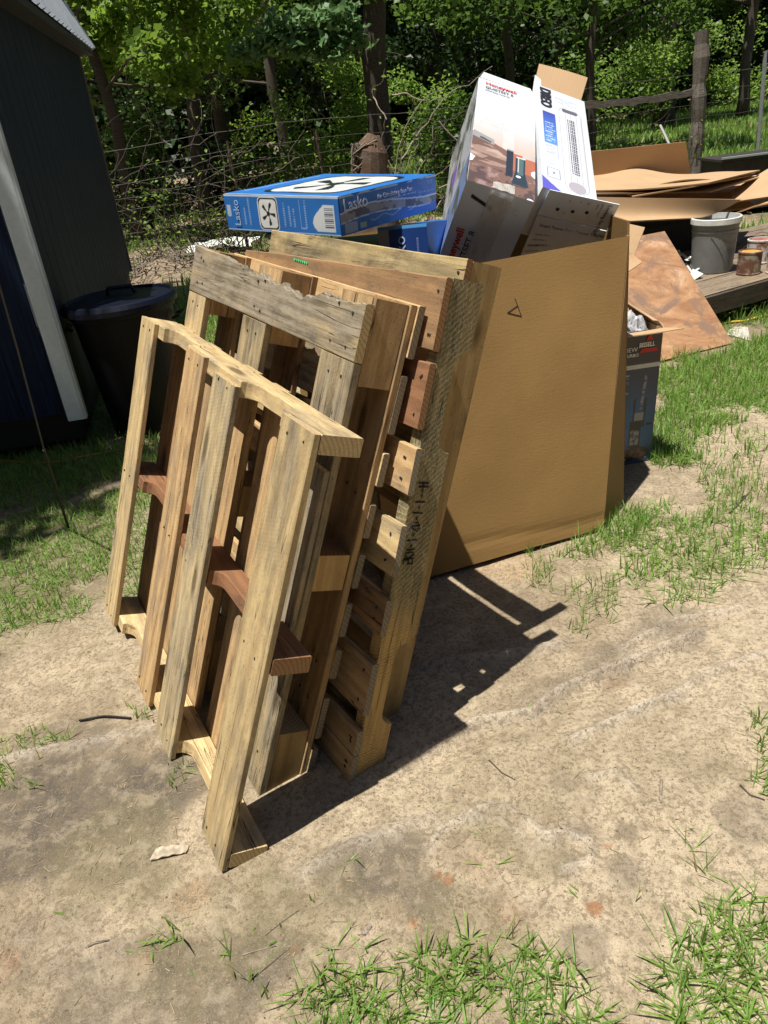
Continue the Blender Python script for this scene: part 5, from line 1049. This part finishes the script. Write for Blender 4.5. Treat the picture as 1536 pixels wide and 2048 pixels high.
# old stump wrapped in roots
s = fence_s(728); b0 = np.array([FA[0], FA[1], 0])+fpt(s, 0, -.25); ST = empty('old_stump', 'broken reddish tree stump wrapped in dry roots behind the blue fan box', 'stump', tuple(b0))
mb = MB(); mb.tube([(.0, 0, -.05), (.02, 0, .4), (0, .0, .8), (.03, 0, 1.05), (.1, 0, 1.22)], [.34, .27, .25, .22, .08], 14); STB = mb.build('stump_body', wood('stump_bark', (.12, .07, .045), (.05, .03, .02), grey=.3), ST)
mb = MB(); rr = np.random.default_rng(9)
for i in range(60):
    a_ = rr.uniform(0, 6.28); pts = [(.28*math.cos(a_+k*.12*rr.uniform(-1, 1)), .28*math.sin(a_+k*.1), .05+k*.1+rr.normal(0, .01)) for k in range(12)]; pts = [(x*(1-.03*i2)*rr.uniform(.95, 1.1), y_*(1-.03*i2), z) for i2, (x, y_, z) in enumerate(pts)]; mb.tube(pts, .008, 4)
mb.build('roots', TWIG, STB)
# brush heap, pale crumpled sheet
bp = at(330, 548, .0); BP = empty('brush_heap', 'heap of dry roots and raked brush near the shed corner', 'brush', tuple(bp)); mb = MB(); rr = np.random.default_rng(12)
for i in range(230):
    p = np.array([rr.normal(0, .42), rr.normal(0, .3), 0]); p[2] = max(.02, .24*math.exp(-(p[0]**2+p[1]**2)/.2))*rr.uniform(.3, 1.05); d = unit([rr.normal(), rr.normal(), rr.normal()*.25]); pts = [p]
    for k in range(7): d = unit(d+rr.normal(0, .35, 3)*[1, 1, .5]); pts.append(np.maximum(pts[-1]+d*rr.uniform(.03, .07), [-9, -9, .01]))
    mb.tube(pts, rr.uniform(.003, .009), 4)
mb.build('branches', TWIG, BP)
U, V = np.meshgrid(np.linspace(-.55, .55, 60), np.linspace(-.6, .6, 60)); mound = .2*np.exp(-(U**2/.1+V**2/.12))*(.7+smooth_noise(U, V, .12, 71, 4)*.6)-.01
grid_obj('soil_mound', np.stack([U*1.1, V, mound], -1), SOIL, BP, col=np.ones(U.shape+(3,))*np.array((.27, .2, .14)))
cs = at(450, 500, .0); U, V = np.meshgrid(np.linspace(-.36, .36, 60), np.linspace(-.3, .3, 50)); hz_ = .02+.12*smooth_noise(U, V, .16, 81, 4)+.08*np.exp(-(U**2/.05+V**2/.05))
o = grid_obj('crumpled_sheet', np.stack([U*1.25+cs[0]+.05*np.sin(V*9), V+cs[1]+.04*np.sin(U*13), hz_], -1), plain('white_tarp', (.62, .62, .58), .5, noise=.1), smooth=False); tag(o, 'white crumpled plastic sheet on the ground behind the grey topped pallet', 'tarp')

# ------------------------------------------------------------------ grass
def inpoly(x, y, poly):
    c = np.zeros(x.shape, bool); n = len(poly); j = n-1
    for i in range(n):
        xi, yi = poly[i]; xj, yj = poly[j]; c ^= ((yi > y) != (yj > y)) & (x < (xj-xi)*(y-yi)/((yj-yi)+1e-9)+xi); j = i
    return c
def wpoly(P): return [G2(*q) for q in P]
def grass_patch(poly, dens, hmin, hmax, wd, seed, hole=.42, nsc=.1, lie=.7, far=False):
    r = np.random.default_rng(seed); P = np.array(poly); lo, hi = P.min(0), P.max(0); n = int((hi-lo).prod()*dens)
    if n < 1: return None
    x = r.uniform(lo[0], hi[0], n); y = r.uniform(lo[1], hi[1], n)
    ok = inpoly(x+(smooth_noise(x[None], y[None], nsc*.6, seed+1, 3)[0]-.5)*nsc*1.2, y+(smooth_noise(x[None], y[None], nsc*.6, seed+2, 3)[0]-.5)*nsc*1.2, poly) & (smooth_noise(x[None], y[None], nsc, seed+3, 3)[0] > hole)
    x, y = x[ok], y[ok]
    # tillers: a few blades share a foot
    return x, y, np.full(len(x), hmin), np.full(len(x), hmax), np.full(len(x), wd), np.full(len(x), lie)
def blades(parts, seed):
    r = np.random.default_rng(seed); x, y, h0, h1, wd, lie = [np.concatenate([p[i] for p in parts]) for i in range(6)]
    n = len(x); z = gheight(x[None], y[None])[0]-.003; L = h0+(h1-h0)*r.random(n)**1.3; a = r.uniform(0, 2*np.pi, n); ti = r.random(n)*lie
    dx, dy = np.cos(a), np.sin(a); wv_ = wd*r.uniform(.3, 1.2, n); a2 = a+np.pi/2+r.normal(0, .5, n); sx_, sy = np.cos(a2)*wv_/2, np.sin(a2)*wv_/2
    def pt(k, wf):
        hor = L*(k*np.sin(ti*.9)+.55*ti*k*k); ver = L*k*np.cos(ti*1.25)*(1-.35*ti*k)
        c = np.stack([x+dx*hor, y+dy*hor, z+np.maximum(ver, .001)], 1); s = np.stack([sx_*wf, sy*wf, 0*sx_], 1); return c-s, c+s
    Q = []; ks = [(0, .8), (.45, 1.0), (.8, .6), (1, .08)]; pr = [pt(*k) for k in ks]
    for (a0_, b0_), (a1_, b1_) in zip(pr[:-1], pr[1:]): Q.append(np.stack([a0_, b0_, b1_, a1_], 1))
    tone = r.random(n); return np.concatenate(Q), np.tile(tone, 3)
near = [
 grass_patch(wpoly([(560, 2100), (620, 1960), (640, 1895), (760, 1925), (850, 1885), (1000, 1880), (1080, 1905), (1170, 1950), (1225, 2048), (1240, 2120)]), 15000, .02, .08, .0042, 1, .41, .06, 1.1),
 grass_patch(wpoly([(1300, 2120), (1325, 1990), (1345, 1890), (1385, 1850), (1430, 1800), (1560, 1780), (1600, 2100)]), 15000, .02, .085, .0044, 2, .37, .07, 1.1),
 grass_patch(wpoly([(1500, 1430), (1560, 1425), (1570, 1600), (1500, 1590), (1510, 1520)]), 9000, .03, .07, .004, 3, .3, .06),
 grass_patch(wpoly([(-20, 1480), (60, 1460), (140, 1475), (125, 1530), (60, 1590), (-20, 1600)]), 7000, .02, .06, .004, 4, .42, .06),
 grass_patch(wpoly([(238, 1408), (300, 1412), (312, 1438), (250, 1446)]), 7000, .02, .05, .004, 5, .3),
 grass_patch(wpoly([(330, 1522), (395, 1525), (395, 1575), (345, 1570)]), 7000, .02, .05, .0035, 6, .35),
 grass_patch(wpoly([(1110, 1205), (1180, 1150), (1240, 1165), (1235, 1215), (1170, 1275), (1120, 1265)]), 4500, .03, .09, .0035, 7, .42, .06, .5),
 grass_patch(wpoly([(1040, 1090), (1110, 1115), (1105, 1190), (1060, 1170)]), 4500, .03, .09, .0035, 8, .42, .05, .5),
 grass_patch(wpoly([(1100, 1118), (1200, 1062), (1250, 1010), (1300, 1015), (1300, 1060), (1200, 1110), (1150, 1125)]), 9500, .03, .095, .0042, 9, .27, .06, .9),
 grass_patch(wpoly([(1200, 1070), (1290, 1010), (1440, 990), (1560, 1040), (1560, 1110), (1470, 1170), (1400, 1210), (1310, 1200), (1240, 1140)]), 7500, .02, .09, .0044, 10, .40, .1, 1.0),
 grass_patch(wpoly([(1380, 960), (1440, 940), (1560, 950), (1560, 1010), (1440, 1000)]), 5000, .03, .09, .004, 11, .4, .12, .6),
 grass_patch(wpoly([(1290, 905), (1320, 700), (1400, 715), (1560, 670), (1580, 830), (1440, 855), (1380, 880), (1400, 930), (1310, 935)]), 13500, .02, .095, .005, 12, .31, .16, 1.0),
 grass_patch(wpoly([(1300, 900), (1360, 860), (1560, 830), (1570, 960), (1400, 950)]), 2200, .03, .09, .005, 13, .45, .12),
 grass_patch(wpoly([(1380, 700), (1410, 640), (1560, 600), (1580, 690)]), 5200, .03, .10, .005, 14, .38, .2, 1.0),
 grass_patch([G2(-200, 960), G2(40, 905), G2(360, 905), G2(420, 960), G2(420, 1120), G2(330, 1190), (G2(190, 1215)), G2(60, 1250), G2(-200, 1330)], 8500, .02, .075, .0042, 15, .33, .13, 1.0),
 grass_patch([(-3.6, 4.2), (-.9, 4.2), (-.9, 6.6), (-3.6, 7.2)], 2600, .05, .14, .008, 16, .3, .5, .7),
 grass_patch([(-2.0, 3.3), (-.3, 3.3), (-.3, 4.3), (-3.6, 4.3)], 3500, .04, .1, .006, 17, .3, .4, .7),
]
# single sprouts on bare soil
r = np.random.default_rng(70)
for px, py, n, s_ in [(630, 1795, 9, .045), (700, 1722, 8, .05), (980, 1735, 5, .06), (975, 1665, 5, .035), (262, 1905, 6, .03), (350, 1870, 22, .08), (310, 1885, 9, .05), (268, 1820, 4, .03), (125, 1835, 5, .03), (1270, 1790, 4, .04), (1400, 1740, 10, .11), (1385, 1700, 6, .08), (1160, 1790, 5, .04), (930, 1665, 4, .03), (470, 1905, 7, .07), (505, 1855, 4, .02), (490, 1960, 8, .09), (530, 1990, 6, .06), (245, 1705, 5, .025), (1370, 1230, 7, .04), (1220, 1690, 4, .02), (1130, 1400, 4, .03), (1200, 1360, 4, .03),
                     (780, 1300, 0, 0), (1350, 1195, 10, .06), (850, 1940, 8, .06), (1080, 1690, 3, .02), (560, 1870, 4, .03), (830, 1560, 3, .02), (1100, 1000, 0, 0), (60, 1260, 9, .05), (1120, 1425, 4, .02), (1055, 1430, 5, .03), (1150, 1180, 12, .08), (600, 1990, 10, .08), (1290, 1990, 5, .06), (1260, 2010, 4, .05), (1440, 1650, 3, .03), (1390, 1660, 3, .03), (650, 1250, 0, 0), (180, 1300, 5, .04), (20, 1290, 8, .05), (340, 1500, 4, .03)]:
    if n:
        x0_, y0_ = G2(px, py); n = max(2, int(n*.7)); near.append((x0_+r.normal(0, .009, n), y0_+r.normal(0, .009, n), np.full(n, s_*.3), np.full(n, s_*1.1), np.full(n, .0042 if py > 1300 else .004), np.full(n, 1.2)))
V, tone = blades([p for p in near if p is not None], 5); o = quads_obj('grass', V, GRASS, rnd=tone); tag(o, 'patchy green crabgrass on the sandy yard', 'grass', kind='stuff')
far = [grass_patch([(1.0, 4.6), (9, 4.6), (9, 9.5), (-4, 9.5), (-4, 6.5), (.5, 6.0)], 420, .08, .2, .016, 31, .42, .9, .7),
       grass_patch([(-6, 9.5), (9, 9.5), (14, 16), (-8, 16)], 230, .08, .22, .022, 32, .47, 1.2, .7),
       grass_patch([(2, 14), (16, 14), (30, 34), (-1.5, 34)], 220, .12, .35, .05, 33, .25, 2.0, .6),
       grass_patch([(6, 11), (14, 11), (18, 18), (7, 18)], 400, .1, .25, .025, 34, .25, 2.0, .6)]
V, tone = blades(far, 6); o = quads_obj('meadow_grass', V, GRASS, rnd=tone); tag(o, 'rough meadow grass around and beyond the fence', 'grass', kind='stuff')
# straw and litter on the soil
r = np.random.default_rng(88); n = 5200
x = r.uniform(-1.4, 1.9, n); y = r.uniform(.45, 3.2, n); ok = smooth_noise(x[None], y[None], .14, 89, 3)[0] > .45; x, y = x[ok], y[ok]; n = len(x)
a = r.uniform(0, 6.28, n); L = r.uniform(.004, .022, n)*np.where(r.random(n) < .12, 2.2, 1); wd_ = r.uniform(.0003, .0009, n); z = gheight(x[None], y[None])[0]+.0012
dx, dy = np.cos(a)*L/2, np.sin(a)*L/2; ox, oy = -np.sin(a)*wd_, np.cos(a)*wd_; t1 = r.uniform(0, .003, n)
V = np.stack([np.stack([x-dx-ox, y-dy-oy, z], 1), np.stack([x+dx-ox, y+dy-oy, z+t1], 1), np.stack([x+dx+ox, y+dy+oy, z+t1+.0004], 1), np.stack([x-dx+ox, y-dy+oy, z+.0004], 1)], 1)
o = quads_obj('straw_litter', V, STRAW, rnd=r.random(n)); tag(o, 'dry straw bits strewn on the sandy soil', 'litter', kind='stuff')
n = 9000; x = r.uniform(-1.4, 1.9, n); y = .45+2.7*r.random(n)**1.4; s_ = .0009+.0022*r.random(n)**3; z = gheight(x[None], y[None])[0]; D = r.normal(size=(n, 4, 3)); D /= np.linalg.norm(D, axis=2)[..., None]
base = np.array([[-1, -1, 0], [1, -1, .3], [1, 1, 0], [-1, 1, .9]]); V = np.stack([x, y, z+.0006], 1)[:, None, :]+(base[None]*.7+D*.45)*s_[:, None, None]
o = quads_obj('soil_crumbs', V, plain('crumb', (.16, .12, .08), .95, .1, noise=.4, nscale=20), rnd=r.random(n)); tag(o, 'tiny clods and grit on the sandy soil', 'grit', kind='stuff')
# leaf litter in the wood
n = 16000; x = r.uniform(-8, 20, n); y = r.uniform(8.5, 30, n); C = np.stack([x, y, gheight(x[None], y[None])[0]+.03], 1); o = quads_obj('leaf_litter', leaf_quads(C, .14, r, .6, 3), leafmat('fallen_leaf', (.12, .075, .04), (.3, .2, .12), .05, .8), rnd=r.random(n)); tag(o, 'brown fallen leaves under the trees', 'litter', kind='stuff')
# twigs, bark chips
def twig(label, pts, r_, mat=TWIG, cat='twig', name='twig'):
    P = [gp(px, py, r_*.6) for px, py in pts]; mb = MB(); mb.tube(P, [r_*(1-.5*i/len(P)) for i in range(len(P))], 5); o = mb.build(name, mat, None, smooth=True); tag(o, label, cat, 'twigs on the soil')
twig('forked dark twig on bare soil right of the pallets', [(978, 1520), (990, 1532), (1003, 1545), (1018, 1553), (1030, 1560)], .002, BARK)
twig('short upright looking stick end on the sand at the right', [(1323, 1560), (1322, 1580), (1322, 1605)], .004)
twig('thin pale twig at the lower left edge', [(20, 1645), (60, 1640), (100, 1655), (130, 1680), (145, 1700)], .0012)
twig('bent pale stick below the pallets at lower left', [(175, 1893), (190, 1886), (218, 1880)], .003)
twig('curved twig between the lower grass clumps and the pallet foot', [(530, 1870), (555, 1850), (580, 1832), (598, 1820)], .0018)
twig('dark twig lying near the top right lawn', [(1460, 1025), (1480, 1005), (1498, 985)], .004, BARK)
twig('pale twig under the front pallet corner', [(485, 1910), (510, 1902), (552, 1892)], .0018)
twig('small crooked twig below the track ridge at right', [(1480, 1570), (1500, 1590), (1530, 1600)], .0025, BARK)
def chip(label, P, mat, nm='bark_chip', th=.003):
    q = [gp(*p, .004) for p in P]; o = slab(nm, q, th, mat, None, 16, 6, lambda U, V: .004*np.sin(U*3.1)+.002*np.sin(U*21+V*4)); tag(o, label, 'bark chip', 'bark chips on the soil')
chip('white peeling bark chip left of the front pallet foot', [(300, 1722), (372, 1706), (378, 1690), (312, 1697)], plain('birch_chip', (.42, .35, .26), .8, noise=.3, nscale=70, bump=.5))
chip('small grey wood chip among the lower grass', [(722, 1866), (738, 1848), (744, 1852), (730, 1870)], plain('grey_chip', (.33, .28, .23), .8, noise=.3, nscale=90))
chip('flat pale board scrap on the grass by the plywood', [(1448, 668), (1500, 682), (1496, 655), (1466, 655)], plain('pale_scrap', (.45, .42, .36), .8, noise=.2))
